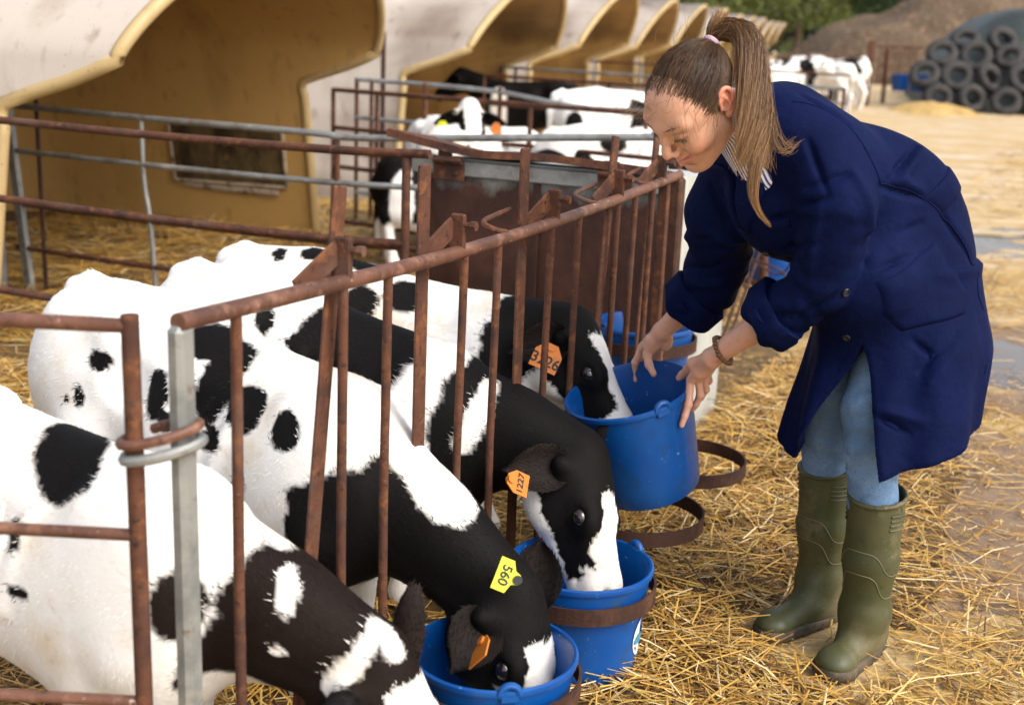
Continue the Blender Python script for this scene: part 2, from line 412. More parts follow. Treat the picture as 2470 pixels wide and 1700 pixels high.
def make_hut():
    """shell in local axes x (along the row), y (into the hut), z; vault with a projecting, forward-leaning hood"""
    ny = 24; th = .035; nexp = 1.6
    zl = np.linspace(0, HZ, 14)[:-1]; a = np.linspace(math.pi, 0, 57)
    arc_x = np.sign(np.cos(a))*np.abs(np.cos(a))**(2/nexp); arc_z = np.abs(np.sin(a))**(2/nexp)
    nt = 13*2+57; depth = 2.9
    def front(z):
        z = np.asarray(z, float); hood = np.clip((z-1.0)/.13, 0, 1); hood = hood*hood*(3-2*hood)
        return .46*(1-hood) - .30*np.clip((z-1.13)/.67, 0, 1)
    def shell(off):
        P = np.zeros((nt, ny, 3))
        for j in range(ny):
            t = j/(ny-1); k = 1 if t < .7 else math.sqrt(max(0, 1-((t-.7)/.3)**2*.5))
            hw = half_width(zl)-off
            X = np.concatenate([-hw, (HA-off)*arc_x, hw[::-1]])*k + HX
            Zz = np.concatenate([zl, HZ+(HT-HZ-off)*arc_z, zl[::-1]]); Zz = Zz*(1 if k == 1 else .4+.6*k)
            f = front(Zz); P[:, j] = np.stack([X, f+(depth-off-f)*t, Zz], -1)
        return P
    A, B = shell(0), shell(th)
    v = np.vstack([A.reshape(-1, 3), B.reshape(-1, 3)]); K = nt*ny; f = []
    for i in range(nt-1):
        for j in range(ny-1):
            q = i*ny+j; f += [(q, q+ny, q+ny+1, q+1), (K+q, K+q+1, K+q+ny+1, K+q+ny)]
        q = i*ny; f.append((q, K+q, K+q+ny, q+ny))
    col = np.vstack([np.repeat(OUT[None], K, 0), np.repeat(INN[None], K, 0)])
    # a rolled, yellowish laminate edge all round the opening, and a closed back
    w1 = MB(); edge = [A[i, 0]*.5 + B[i, 0]*.5 for i in range(nt)]
    pts = curve_pts(edge, 150)
    w1.tube(pts, .030, 8)
    back = [A[i, ny-1] for i in range(nt)]; bi = [B[i, ny-1] for i in range(nt)]
    n0 = len(v); v = np.vstack([v, back, bi]); f.append(tuple(n0+i for i in range(nt))); f.append(tuple(n0+nt+i for i in range(nt-1, -1, -1)))
    col = np.vstack([col, np.repeat(OUT[None], nt, 0), np.repeat(INN[None], nt, 0)])
    me = mesh_from('hut_shell', v, f, True, col)
    try: me.set_sharp_from_angle(angle=math.radians(50))
    except Exception: pass
    ev = np.array(w1.v); em = mesh_from('hut_edge', ev, w1.f, True, np.repeat(EDG[None], len(ev), 0))
    # window in the far side wall, with a worn patch under it
    wn = MB(); 
    return me, em
hut_shell, hut_edge = make_hut()
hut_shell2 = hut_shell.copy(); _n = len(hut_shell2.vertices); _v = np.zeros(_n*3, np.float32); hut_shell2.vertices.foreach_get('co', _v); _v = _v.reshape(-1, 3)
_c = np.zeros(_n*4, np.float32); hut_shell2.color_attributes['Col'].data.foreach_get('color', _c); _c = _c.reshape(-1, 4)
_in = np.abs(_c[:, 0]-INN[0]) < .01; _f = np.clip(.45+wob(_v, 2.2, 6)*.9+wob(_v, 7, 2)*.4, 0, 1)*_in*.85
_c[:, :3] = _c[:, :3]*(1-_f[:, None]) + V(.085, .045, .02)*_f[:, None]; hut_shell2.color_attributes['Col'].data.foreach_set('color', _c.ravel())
M['pane'] = mat('grimy_window', (.12, .085, .04), .35, 0, [(7, (.03, .022, .014), .42, .6), (22, (.24, .17, .09), .6, .75)], stretch=(1, 1, .5))
M['chipped'] = mat('chipped_laminate', (.38, .30, .22), .8, 0, [(14, (.1, .07, .04), .52, .62)])
hx = [0, 4.7, 8.6, 12.2, 15.8, 19.4, 23, 26.6, 30.2, 33.8, 37.4, 41]
HL = ['nearest cream calf hut with the wide hood and a dark window inside, upper left', 'second cream calf hut in the row, dirt streaks along its hood edge', 'third cream calf hut, right behind the fence with black calves', 'fourth cream calf hut with its hood ending above the woman\'s forehead',
      'fifth cream calf hut, partly behind the woman\'s hair', 'sixth cream calf hut, mostly behind the woman\'s head', 'seventh cream calf hut, just right of the ponytail', 'eighth cream calf hut in the distance', 'ninth cream calf hut in the distance', 'tenth cream calf hut in the distance', 'eleventh cream calf hut far down the row', 'last cream calf hut of the far end of the row']
for i, x in enumerate(hx):
    r = empty('calf_hut', hut_pt(HUT0, x, 0, 0), HL[i], 'hut', 'row of cream calf huts')
    r.rotation_euler = (0, 0, math.pi/2-HAZ)          # local x along the row
    s_ = 1.0 + .012*((i*7) % 3) - .005*i*(i > 4)*0
    r.scale = (s_, s_, s_)
    a = link('shell', hut_shell if i == 0 else hut_shell2, None, r); b = link('laminate_edge', hut_edge, None, r)
    if i == 0: hut_shell.materials.append(M['hut']); hut_shell2.materials.append(M['hut']); hut_edge.materials.append(M['hut'])
    if i == 0:
        wz0, wz1, wy0, wy1 = .31, .68, .62, 1.40
        xw = lambda z: HX + half_width(z) - .035
        m = MB(); P = []
        for yy in (wy0, wy1):
            for zz in (wz0, wz1): P.append((xw(zz)-.012, yy, zz))
        m.add(P, [(0, 1, 3, 2)]); w_ = m.build('window_pane', M['pane'], r, smooth=False)
        fr = MB()
        for (p, q) in ((P[0], P[1]), (P[2], P[3]), (P[1], P[3]), (P[0], P[2])): fr.tube([np.array(p)+V(.004, 0, 0), np.array(q)+V(.004, 0, 0)], .013, 6)
        fr.build('window_frame', M['hut_in'] if 'hut_in' in M else M['chipped'], w_)
        m = MB(); m.tube([(xw(.28)-.008, wy0+.06, .27), (xw(.27)-.008, (wy0+wy1)/2, .28), (xw(.29)-.008, wy1-.06, .285)], [.02, .03, .012], 8, flat=(V(1, 0, 0), .4)); m.build('chipped_sill', M['chipped'], r)
# ---------------------------------------------------------------- feed fence with its bucket rings
def tube_part(name, pts, r, m, parent, off, n=10, **k):
    b = MB(); b.tube([np.array(p)-off for p in pts], r, n, **k); return b.build(name, M[m], parent)
def box_part(name, c, size, ax, m, parent, off, bev=.003):
    b = MB(); b.box(np.array(c)-off, size, ax, bev); return b.build(name, M[m], parent, smooth=False)
AXP = [U, W, Z3]
FO = pen(2.4, 0, 0)
ff = empty('feed_fence', FO, 'rusty feed fence with upright bars and long slanting bars, calves\' heads through it', 'feed fence')
railpts = curve_pts([pen(1.29, 0, .955), pen(1.6, 0, .945), pen(2.13, 0, .932), pen(2.75, 0, .936), pen(3.49, 0, .958)], 26)
tube_part('top_rail', railpts, .0132, 'rust_rail', ff, FO, 14)
zr = lambda u: float(np.interp(u, [((p-W*W0)@U) for p in railpts], [p[2] for p in railpts]))
BAR = {'tri': None}
for i, u in enumerate((1.416, 1.698, 1.841, 2.131, 2.283, 2.558, 2.72, 2.981, 3.113, 3.255)):
    j = rng.normal(0, .004)
    tube_part('bar', [pen(u, 0, zr(u)), pen(u+j, .003, .5), pen(u, 0, .11)], .0085, 'rust', ff, FO, 10)
tube_part('bottom_rail', [pen(1.29, 0, .10), pen(3.47, 0, .10)], .016, 'rust', ff, FO, 10)
for (a, b, wd) in (((1.734, 1.091), (1.60, .13), .036), ((2.018, 1.103), (2.012, .13), .040), ((2.464, 1.102), (2.472, .13), .040), ((3.021, 1.094), (2.90, .13), .042), ((3.354, 1.096), (3.27, .13), .040)):
    p0, p1 = pen(a[0], .03, a[1]), pen(b[0], .03, b[1]); d = unit(p0-p1); x = unit(U - d*(U@d))
    box_part('slanting_bar', (p0+p1)/2, (wd, .009, np.linalg.norm(p0-p1)), [x, np.cross(d, x), d], 'rust', ff, FO, .003)
for u in (1.705, 2.109, 2.575, 2.99, 3.33):      # catch plates with their bolts
    z = zr(u)
    b = MB(); b.box(pen(u, .004, z+.035)-FO, (.012, .03, .075), AXP, .003)
    b.tube([pen(u, -.028, z+.052)-FO, pen(u, .03, z+.052)-FO], .006, 8); b.tube([pen(u, -.034, z+.052)-FO, pen(u, -.022, z+.052)-FO], .0095, 6)
    b.build('catch', M['rust'], ff, smooth=False)
    d = unit(pen(u-.085, .03, z-.01)-pen(u, .008, z+.045))
    box_part('catch_plate', (pen(u-.085, .036, z+.0)+pen(u, .014, z+.045))/2, (.105, .006, .04), [d, unit(np.cross(Z3, d)), unit(np.cross(d, np.cross(Z3, d)))], 'rust', ff, FO, .002)
for (u0, u1) in ((2.30, 2.46), (2.80, 2.97), (3.17, 3.32)):      # wire guides beside the slanting bars
    z = zr(u0)
    tube_part('wire_guide', curve_pts([pen(u0+.02, .0, z+.012), pen(u0-.012, .012, z+.02), pen(u0, .045, z+.03), pen((u0+u1)/2, .055, z+.035), pen(u1, .058, z+.038)], 16), .0055, 'rust', ff, FO, 8)
box_part('galvanised_post', pen(1.30, .004, .475), (.036, .028, .95), AXP, 'galv', ff, FO, .008)
box_part('end_post', pen(3.475, .004, .475), (.05, .045, .95), AXP, 'rust_dark', ff, FO, .006)
box_part('end_strip', pen(3.395, .012, .48), (.022, .03, .94), AXP, 'rust', ff, FO, .004)
RING_U = (1.885, 2.327, 2.77, 3.21); RING_V = (-.205, -.20, -.175, -.165); RINGS = []
for u, v, rz_ in zip(RING_U+(3.53,), RING_V+(.09,), (.205,)*4+(.45,)):
    R = .157; c = pen(u, v, rz_); b = MB(); n = 56; P = []
    for k in range(n):
        a = 2*math.pi*k/n; e = V(math.cos(a), math.sin(a), 0)
        for (r, z) in ((R, -.018), (R+.005, -.018), (R+.005, .018), (R, .018)): P.append(c-FO+e*r+Z3*z)
    F = [(k*4+q, k*4+(q+1) % 4, ((k+1) % n)*4+(q+1) % 4, ((k+1) % n)*4+q) for k in range(n) for q in range(4)]
    b.add(P, F); ro = b.build('bucket_ring', M['rust_dark'], ff, smooth=False)
    if v < 0: tube_part('ring_arm', [pen(u-.02, v+R+.002, .20), pen(u-.02, .0, .16), pen(u-.02, 0, .10)], .013, 'rust', ff, FO, 8)
    else: tube_part('ring_arm', [pen(3.48, v-R+.03, .45), pen(3.478, .02, .45)], .012, 'rust', ff, FO, 8)
# ---------------------------------------------------------------- near gate of the front pen
GO = pen(1.25, .06, 0)
gt = empty('pen_gate', GO, 'rusty pipe gate in the left foreground, latched to the galvanised post', 'gate')
gd = unit(pen(1.19, .21, 0)-pen(1.26, .049, 0)); ga = pen(1.258, .052, 0)
G = lambda s, z: ga + gd*s + Z3*z
tube_part('gate_post', [G(0, .965), G(0, .02)], .0122, 'rust', gt, GO, 14)
for z in (.95, .655, .40, .10): tube_part('gate_rail', [G(0, z), G(.6, z+.004), G(1.3, z)], .0088 if z < .9 else .0105, 'rust_rail', gt, GO, 12)
tube_part('gate_post', [G(1.3, .965), G(1.3, .02)], .0165, 'rust', gt, GO, 14)
lp = []
for k in range(25):
    a = 2*math.pi*k/24*.93 + 2.2; lp.append((ga*.5+pen(1.30, .0, 0)*.5) + unit(pen(1.30, 0, 0)-ga)*(.052*math.cos(a)) + np.cross(Z3, unit(pen(1.30, 0, 0)-ga))*(.03*math.sin(a)) + Z3*(.80+.012*math.cos(a)))
lp.append(lp[-1] + V(.06, -.01, .022))
tube_part('latch_loop', lp, .0075, 'rust_rail', gt, GO, 8)
tube_part('latch_collar', [p-Z3*.022+V(.004, 0, 0) for p in lp[2:20]], .008, 'galv', gt, GO, 8)
# ---------------------------------------------------------------- rusty fence across the back of the front pen
RO = pen(3.47, .88, 0)
rf = empty('pen_fence', RO, 'rusty pipe fence of four rails behind the drinking calves', 'fence', 'pipe fences between the pens')
for z, d in ((.945, 0), (.655, 0), (.305, 0), (.0, 0)):
    tube_part('rail', curve_pts([pen(3.47, .80 if z > .9 else .88, z+.012), pen(3.47, 1.15, z), pen(3.47, 1.9, z-.006), pen(3.47, 2.6, z), pen(3.47, 3.3, z)], 20), .0145, 'rust', rf, RO)
for v in (.883, 3.3): tube_part('post', [pen(3.47, v, .94), pen(3.47, v, -.02)], .0145, 'rust', rf, RO)
# ---------------------------------------------------------------- galvanised fence of the next pen
QO = pen(4.45, 2.75, 0)
gf_ = empty('pen_fence', QO, 'bent grey galvanised fence in front of the nearest hut', 'fence', 'pipe fences between the pens')
tube_part('rail', curve_pts([pen(4.45, 3.62, .905), pen(4.45, 2.78, .895), pen(4.45, 1.9, .892), pen(4.45, 1.72, .885), pen(4.45, 1.38, .905), pen(4.45, .25, .99)], 40), .0145, 'galv_rail', gf_, QO)
for z, m in ((.695, 'galv_rail'), (.445, 'rust'), (.235, 'rust')):
    tube_part('rail', curve_pts([pen(4.45, 3.56, z), pen(4.45, 2.75, z-.005), pen(4.45, 1.77, z), pen(4.45, 1.0, z+.03), pen(4.45, .3, z+.05)], 24), .0125, m, gf_, QO)
box_part('post', (pen(4.45, 3.573, .91)+pen(4.45, 3.49, .0))/2, (.03, .045, .915), [U, unit(np.cross(pen(0, .083, .91)-pen(0, 0, 0), U)), unit(pen(0, .083, .91)-pen(0, 0, 0))], 'galv', gf_, QO)
tube_part('post', curve_pts([pen(4.45, 2.78, .89), pen(4.45, 2.775, .62), pen(4.45, 2.745, .42), pen(4.45, 2.72, 0)], 14), .011, 'galv_rail', gf_, QO)
tube_part('post', [pen(4.45, 1.76, .885), pen(4.45, 1.755, 0)], .011, 'rust', gf_, QO)
tube_part('post', [pen(4.45, .3, .985), pen(4.45, .3, 0)], .014, 'rust', gf_, QO)
for (x0, w_, m, nm, lab) in ((3.70, .06, 'galv', 'corner_post', 'pale grey flat corner post at the left edge of the picture'),):
    b = MB(); b.box(V(0, 0, .5), (.05, .07, 1.0), AXP, .006); o = b.build(nm, M[m], None, smooth=False); o.location = tuple(pen(4.40, 3.64, 0)); tag(o, lab, 'post')
b = MB(); b.tube([V(0, 0, 0), V(0, 0, .96)], .011, 8); o = b.build('steel_post', M['rust_dark']); o.location = tuple(pen(4.5, 3.44, 0)); tag(o, 'thin dark post beside the leaning galvanised post, far left', 'post')
# ---------------------------------------------------------------- fences further down the row
def far_fence(label, a, b_, tops, zs, posts, mats, r=.014, rp=.014):
    a, b_ = np.array(a, float), np.array(b_, float); O = (a+b_)/2
    e = empty('pen_fence', O, label, 'fence', 'pipe fences between the pens')
    L = lambda t, z: a + (b_-a)*t + Z3*z
    for i, z in enumerate(zs):
        pts = [L(t, z + dz*(1 if i == 0 else .35)) for (t, dz) in tops]
        tube_part('rail', curve_pts(pts, 20), r, mats[i % len(mats)], e, O, 8)
    for t in posts: tube_part('post', [L(t, zs[0]+.01), L(t, 0)], rp, mats[-1], e, O, 8)
    return e
far_fence('galvanised fence with a kinked top rail before the second hut', pen(7.35, 3.45), pen(6.9, .3), [(0, .0), (.33, -.01), (.55, -.07), (.8, -.05), (1, -.03)], (.97, .72, .48, .22), (0, .04, .36, .68, 1), ['galv_rail', 'galv_rail', 'rust'])
far_fence('rusty fence running along the gap between the first two huts', pen(6.75, 3.25), pen(6.35, .4), [(0, 0), (.5, .0), (1, 0)], (.93, .70, .46, .12), (0, .12, .5, 1), ['rust'])
far_fence('pale fence rail before the third hut with black calves behind it', pen(11.2, 4.2), pen(10.4, .8), [(0, 0), (.5, 0), (1, 0)], (.97, .6, .25), (0, .05, .5, 1), ['galv_rail', 'rust'])
far_fence('rusty fence beyond the white calf in the middle distance', pen(9.6, 3.6), pen(9.2, .7), [(0, 0), (1, 0)], (.95, .72, .48, .2), (0, .4, .7, 1), ['rust'])
far_fence('rusty fence before the fourth hut', pen(15.2, 5.2), pen(14.6, 1.5), [(0, 0), (1, 0)], (.97, .66, .3), (0, .3, .6, 1), ['rust', 'galv_rail'])
for k, (x, y) in enumerate(((-.93, 8.55), (-.62, 8.2))):
    b = MB(); b.tube([V(0, 0, 0), V(0, 0, 1.28 if k == 0 else .98)], .016, 8); o = b.build('steel_post', M['rust_dark' if k == 0 else 'rust']); o.location = (x, y, 0)
    tag(o, ('tall thin dark post at the corner of the second hut', 'rusty post close to the tall post by the second hut')[k], 'post')
# ---------------------------------------------------------------- metal feed box with a buckled lid
def box_mat():
    m = bpy.data.materials.new('rusting_galvanised_sheet'); m.use_nodes = True; T = m.node_tree; N = T.nodes; L = T.links; b = N['Principled BSDF']
    tc = N.new('ShaderNodeTexCoord'); sx = N.new('ShaderNodeSeparateXYZ'); L.new(tc.outputs['Object'], sx.inputs[0])
    def noise(s, st=(1, 1, 1)):
        mp = N.new('ShaderNodeMapping'); mp.inputs['Scale'].default_value = st; L.new(tc.outputs['Object'], mp.inputs['Vector'])
        n = N.new('ShaderNodeTexNoise'); n.inputs['Scale'].default_value = s; n.inputs['Detail'].default_value = 8; n.inputs['Roughness'].default_value = .65; L.new(mp.outputs[0], n.inputs['Vector']); return n.outputs['Fac']
    def mix(f, a, c):
        x = N.new('ShaderNodeMix'); x.data_type = 'RGBA'; L.new(f, x.inputs['Factor'])
        for k, v in (('A', a), ('B', c)):
            if isinstance(v, tuple): x.inputs[k].default_value = (*v, 1)
            else: L.new(v, x.inputs[k])
        return x.outputs['Result']
    def ramp(f, a, c):
        r = N.new('ShaderNodeMapRange'); r.inputs['From Min'].default_value = a; r.inputs['From Max'].default_value = c; L.new(f, r.inputs['Value']); return r.outputs[0]
    zinc = mix(ramp(noise(6), .4, .65), (.17, .20, .22), (.33, .32, .28)); zinc = mix(ramp(noise(60), .58, .7), zinc, (.16, .11, .08))
    rust = mix(ramp(noise(5), .38, .62), (.045, .015, .009), (.095, .036, .02)); rust = mix(ramp(noise(30, (1, 1, .4)), .55, .75), rust, (.028, .011, .008)); rust = mix(ramp(noise(90), .68, .74), rust, (.3, .22, .17))
    a = N.new('ShaderNodeMath'); a.operation = 'MULTIPLY_ADD'; L.new(noise(4, (1, 1, .6)), a.inputs[0]); a.inputs[1].default_value = .34; L.new(sx.outputs[2], a.inputs[2])
    z = mix(ramp(a.outputs[0], 1.0, 1.06), rust, zinc)
    L.new(z, b.inputs['Base Color']); b.inputs['Roughness'].default_value = .6; b.inputs['Metallic'].default_value = .15
    u = N.new('ShaderNodeBump'); u.inputs['Strength'].default_value = .3; u.inputs['Distance'].default_value = .004; L.new(noise(110), u.inputs['Height']); L.new(u.outputs[0], b.inputs['Normal'])
    return m
M['box'] = box_mat()
M['pale_sheet'] = mat('pale_zinc_sheet', (.50, .51, .47), .55, .2, [(3, (.36, .37, .35), .42, .65), (26, (.62, .61, .55), .58, .72), (50, (.25, .2, .15), .68, .76)], [(60, .1, .002)], stretch=(1, 1, .35))
BO = pen(3.62, .5, 0); LB = lambda u, v, z: pen(u, v, z)-BO
fb = empty('feed_box', BO, 'large rusty sheet-metal feed box with a buckled rusty lid behind the fence', 'feed box')
def quadpart(name, P, m, parent, th=.006):
    P = [np.array(p) for p in P]; n = unit(np.cross(P[1]-P[0], P[3]-P[0])); b = MB(); k = len(P)
    b.add([p for p in P]+[p-n*th for p in P], [tuple(range(k)), tuple(range(2*k-1, k-1, -1))]+[(i, k+i, k+(i+1) % k, (i+1) % k) for i in range(k)]); return b.build(name, M[m], parent, smooth=False)
uf, ub = 3.62, 4.30
quadpart('front_panel', [LB(uf, .93, .925), LB(uf+.10, .86, .02), LB(uf+.02, .52, .02), LB(uf, .50, .925)], 'box', fb)
quadpart('front_panel', [LB(uf, .495, .925), LB(uf+.02, .515, .02), LB(uf+.02, .05, .02), LB(uf, .05, .925)], 'box', fb)
b = MB(); b.box(LB(uf-.006, .497, .45), (.012, .022, .87), AXP, .002); b.build('seam_strip', M['rust_dark'], fb, smooth=False)
quadpart('end_panel', [LB(uf, .05, .93), LB(uf, .05, .02), LB(ub, .05, .02), LB(ub, .05, .88)], 'pale_sheet', fb)
quadpart('end_panel', [LB(ub, .93, .865), LB(ub, .86, .02), LB(uf+.10, .86, .02), LB(uf, .93, .925)], 'box', fb)
quadpart('back_panel', [LB(ub, .05, .88), LB(ub, .05, .02), LB(ub, .86, .02), LB(ub, .93, .865)], 'box', fb)
b = MB(); b.box(LB(uf-.007, .49, .905), (.02, .90, .050), AXP, .004); b.build('rim_band', M['galv_rail'], fb, smooth=False)
quadpart('top_panel', [LB(uf+.005, .05, .935), LB(ub+.01, .05, .885), LB(ub+.01, .93, .875), LB(uf+.005, .93, .935)], 'pale_sheet', fb)
# lid: a bent plate lying askew over the front half of the box
prof = [(1.03, 1.000), (.98, .995), (.86, .975), (.72, .957), (.64, .956), (.5, .962), (.36, .958), (.22, .952), (.12, .946)]
P = []; nn = 40
pr = curve_pts([(p[0], 0, p[1]) for p in prof], nn)
for i, p in enumerate(pr):
    for (uu, dz) in ((uf-.040, -.010), (uf-.036, .015), (uf+.30, -.036), (uf+.30, -.046)): P.append(LB(uu + (.03 if i in (0, nn-1) else 0), p[0], p[2]+dz))
F = [(i*4+q, (i+1)*4+q, (i+1)*4+(q+1) % 4, i*4+(q+1) % 4) for i in range(nn-1) for q in range(4)]+[(0, 1, 2, 3), tuple((nn-1)*4+q for q in (3, 2, 1, 0))]
b = MB(); b.add(P, F); b.build('lid', M['rust'], fb, smooth=False)
for v in (.80, .235):
    b = MB(); b.box(LB(uf-.022, v, .895), (.008, .11, .06), AXP, .002); b.tube([LB(uf-.03, v-.05, .930), LB(uf-.03, v+.05, .930)], .012, 8); b.box(LB(uf-.028, v+.01, .945), (.008, .05, .05), AXP, .002)
    for dv in (-.03, .03): b.tube([LB(uf-.022, v+dv, .89), LB(uf-.031, v+dv, .89)], .007, 6)
    b.build('hinge', M['rust'], fb, smooth=False)
tube_part('side_pipe', [pen(3.9, .03, .58), pen(3.9, -.10, .60)], .011, 'rust_dark', fb, BO, 8)
b = MB(); b.box(LB(3.82, .03, .48), (.05, .04, .05), AXP, .004); b.build('bracket', M['pale_sheet'], fb, smooth=False)
# ---------------------------------------------------------------- buckets
M['blue'] = mat('blue_bucket_plastic', (.0015, .062, .27), .36, 0, [(5, (.002, .085, .31), .45, .7), (18, (.006, .052, .19), .54, .70), (55, (.12, .27, .45), .66, .71), (9, (.03, .07, .13), .62, .76)], [(40, .06, .002)], spec=.45, rvar=.1)
M['milk'] = mat('milk', (.85, .83, .78), .2)
M['sticker'] = mat('white_sticker', (.78, .8, .82), .4); M['teal'] = mat('teal_print', (.05, .28, .45), .4)
def make_bucket(label, group, milk=True):
    """bucket standing on z = 0 of its own frame"""
    r = empty('bucket', (0, 0, 0), label, 'bucket', group)
    b = MB(); pr = [(0, .004), (.112, .004), (.119, .0), (.122, .004), (.128, .05), (.147, .243), (.150, .246), (.1535, .247), (.155, .252), (.154, .258), (.150, .2605), (.146, .259), (.1435, .25), (.124, .05), (.117, .010), (0, .009)]
    b.lathe(pr, 64); b.build('shell', M['blue'], r)
    for a in (0, math.pi):
        b = MB(); q = []
        for k in range(9):
            t = math.pi*k/8; q.append(V(.151*math.cos(a), .151*math.sin(a), .253) + V(-math.sin(a), math.cos(a), 0)*(.017*math.cos(t)) + Z3*(.017*math.sin(t)))
        b.tube(q, .0065, 8); b.box(V(.149*math.cos(a), .149*math.sin(a), .248), (.010, .034, .024), [V(math.cos(a), math.sin(a), 0), V(-math.sin(a), math.cos(a), 0), Z3], .003); b.build('handle_lug', M['blue'], r)
    if milk:
        b = MB(); n = 40; b.add([V(.124*math.cos(2*math.pi*k/n), .124*math.sin(2*math.pi*k/n), .07) for k in range(n)], [tuple(range(n))]); b.build('milk', M['milk'], r, smooth=False)
    return r
b1 = make_bucket('blue bucket nearest the camera, in a rusty ring at the bottom edge', 'blue calf buckets')
b1.location = tuple(pen(RING_U[0], RING_V[0], .0)); b1.rotation_euler = (0, 0, math.radians(-78))
b2 = make_bucket('blue bucket in the second rusty ring with a white oval sticker', 'blue calf buckets')
b2.location = tuple(pen(RING_U[1], RING_V[1], .0)); b2.rotation_euler = (0, 0, math.radians(35))
def sticker(par, a0, da, z0, dz, name, m, off):
    b = MB(); n = 20; c = (math.cos, math.sin); P = []
    for k in range(n):
        t = 2*math.pi*k/n; a = a0+da*math.cos(t); z = z0+dz*math.sin(t); R = .122+.025*(z/.24)+off; P.append((R*math.cos(a), R*math.sin(a), z))
    b.add(P, [tuple(range(n))]); return b.build(name, M[m], par, smooth=False)
aw = math.radians(-14-35)
st = sticker(b2, aw, .36, .12, .052, 'sticker', 'sticker', .0022); sticker(st, aw, .33, .112, .014, 'printed_band', 'teal', .0030)
b3 = make_bucket('blue bucket tilted in the woman\'s hands towards the calf', 'blue calf buckets', milk=True)
HB = pen(2.70, -.155, .535)                                   # centre of its rim
hz_ = unit(V(-.27, -.13, .955)); hx_ = unit(np.cross(V(.25, .9, 0), hz_)); hy_ = np.cross(hz_, hx_)
mm = np.eye(4); mm[:3, 0] = hx_; mm[:3, 1] = hy_; mm[:3, 2] = hz_; mm[:3, 3] = HB - hz_*.255
_ra = math.radians(-50); _R = np.eye(4); _R[0, 0] = _R[1, 1] = math.cos(_ra); _R[0, 1] = -math.sin(_ra); _R[1, 0] = math.sin(_ra)
b3.matrix_world = Matrix((mm@_R).tolist())
def copy_bucket(loc, rz, label, sc_=1.):
    c = copy_tree(b3); c['label'] = label; mw = Matrix.Translation(tuple(loc)) @ Matrix.Rotation(rz, 4, 'Z') @ Matrix.Scale(sc_, 4); c.matrix_world = mw; return c
copy_bucket(pen(3.53, .09, .245), .6, 'blue bucket hanging at the fence corner behind the woman\'s hands')
copy_bucket(V(1.40, 6.75, .02), 1.1, 'blue bucket behind the wire rack, seen under the woman\'s arm')
copy_bucket(V(8.35, 28.6, .30), 1.1, 'left of two blue buckets by the far rusty gate', 1.35)
copy_bucket(V(8.85, 28.9, .30), 2.1, 'right of two blue buckets by the far rusty gate', 1.35)
# grey bowl in the next pen
M['grey_plastic'] = mat('dull_grey_plastic', (.2, .2, .21), .5, 0, [(14, (.12, .11, .1), .5, .7)])
b = MB(); b.lathe([(0, .006), (.14, .004), (.15, 0), (.205, .10), (.215, .105), (.213, .115), (.203, .115), (.198, .105), (.145, .012), (0, .014)], 40); o = b.build('feed_bowl', M['grey_plastic']); o.location = (-.80, 6.0, .06); tag(o, 'grey plastic bowl on the straw, mostly hidden by the calves', 'bowl')
# wire bucket frames on the outside of the next pen
WO = V(1.2, 6.1, 0); wf = empty('wire_bucket_rack', WO, 'rusty wire bucket rack leaning outwards beside the straw, under the woman\'s arm', 'rack')
for (x0, y0, z0) in ((1.13, 6.0, .42), (1.17, 6.35, .55), (1.05, 5.7, .36)):
    pts = curve_pts([V(x0-.28, y0, z0-.12), V(x0-.05, y0-.02, z0), V(x0+.12, y0-.04, z0-.02), V(x0+.20, y0, z0-.09), V(x0+.16, y0+.06, z0-.19), V(x0+.02, y0+.1, z0-.14), V(x0-.2, y0+.1, z0-.10)], 30)
    tube_part('wire_loop', pts, .0055, 'rust_dark', wf, WO, 8)
for k in range(4):
    tube_part('stay', [V(.72+.05*k, 4.75+.1*k, .05), V(1.02+.07*k, 5.75+.12*k, .38+.03*k)], .007, 'rust_dark', wf, WO, 8)
tube_part('stay', [V(1.28, 6.3, 0), V(1.24, 6.45, .8)], .02, 'rust', wf, WO, 8)
b = MB(); b.box(V(0, 0, .09), (.05, .06, .18), AXP, .004); b.box(V(0, 0, .01), (.14, .14, .02), AXP, .004); o = b.build('post_foot', M['galv']); o.location = tuple(pen(4.36, .1, 0)); tag(o, 'grey steel foot of a post at the corner of the feed box', 'post')
# ---------------------------------------------------------------- calves
M['calf'] = mat('calf_coat', (.8, .8, .78), .7, 0, [(5, (.86, .76, .62), .50, .72), (26, (.70, .58, .44), .60, .82)], [(120, .25, .003)], attr=True, spec=.12)
for _n in M['calf'].node_tree.nodes:
    if _n.type == 'MIX': _n.blend_type = 'MULTIPLY'
M['fur'] = mat('calf_fur', (.8, .8, .78), .65, 0, [(5, (.86, .76, .62), .50, .72), (26, (.78, .68, .55), .60, .82)], [], attr=True, spec=.16)
for _n in M['fur'].node_tree.nodes:
    if _n.type == 'MIX': _n.blend_type = 'MULTIPLY'
M['eye'] = mat('dark_wet_eye', (.012, .009, .01), .06, 0, spec=.8)
M['tag_orange'] = mat('orange_plastic_tag', (.58, .165, .010), .5, 0, [(40, (.40, .12, .015), .55, .75)])
M['tag_yellow'] = mat('yellow_plastic_tag', (.62, .64, .02), .5, 0, [(40, (.6, .58, .08), .62, .8)])
M['ink'] = mat('black_print', (.01, .01, .012), .6)
M['hoof'] = mat('hoof', (.06, .05, .04), .5)
BLK = V(.0042, .0036, .0036); WHT = V(.83, .81, .775); BRN = V(.010, .0058, .0045); PINK = V(.55, .36, .3)

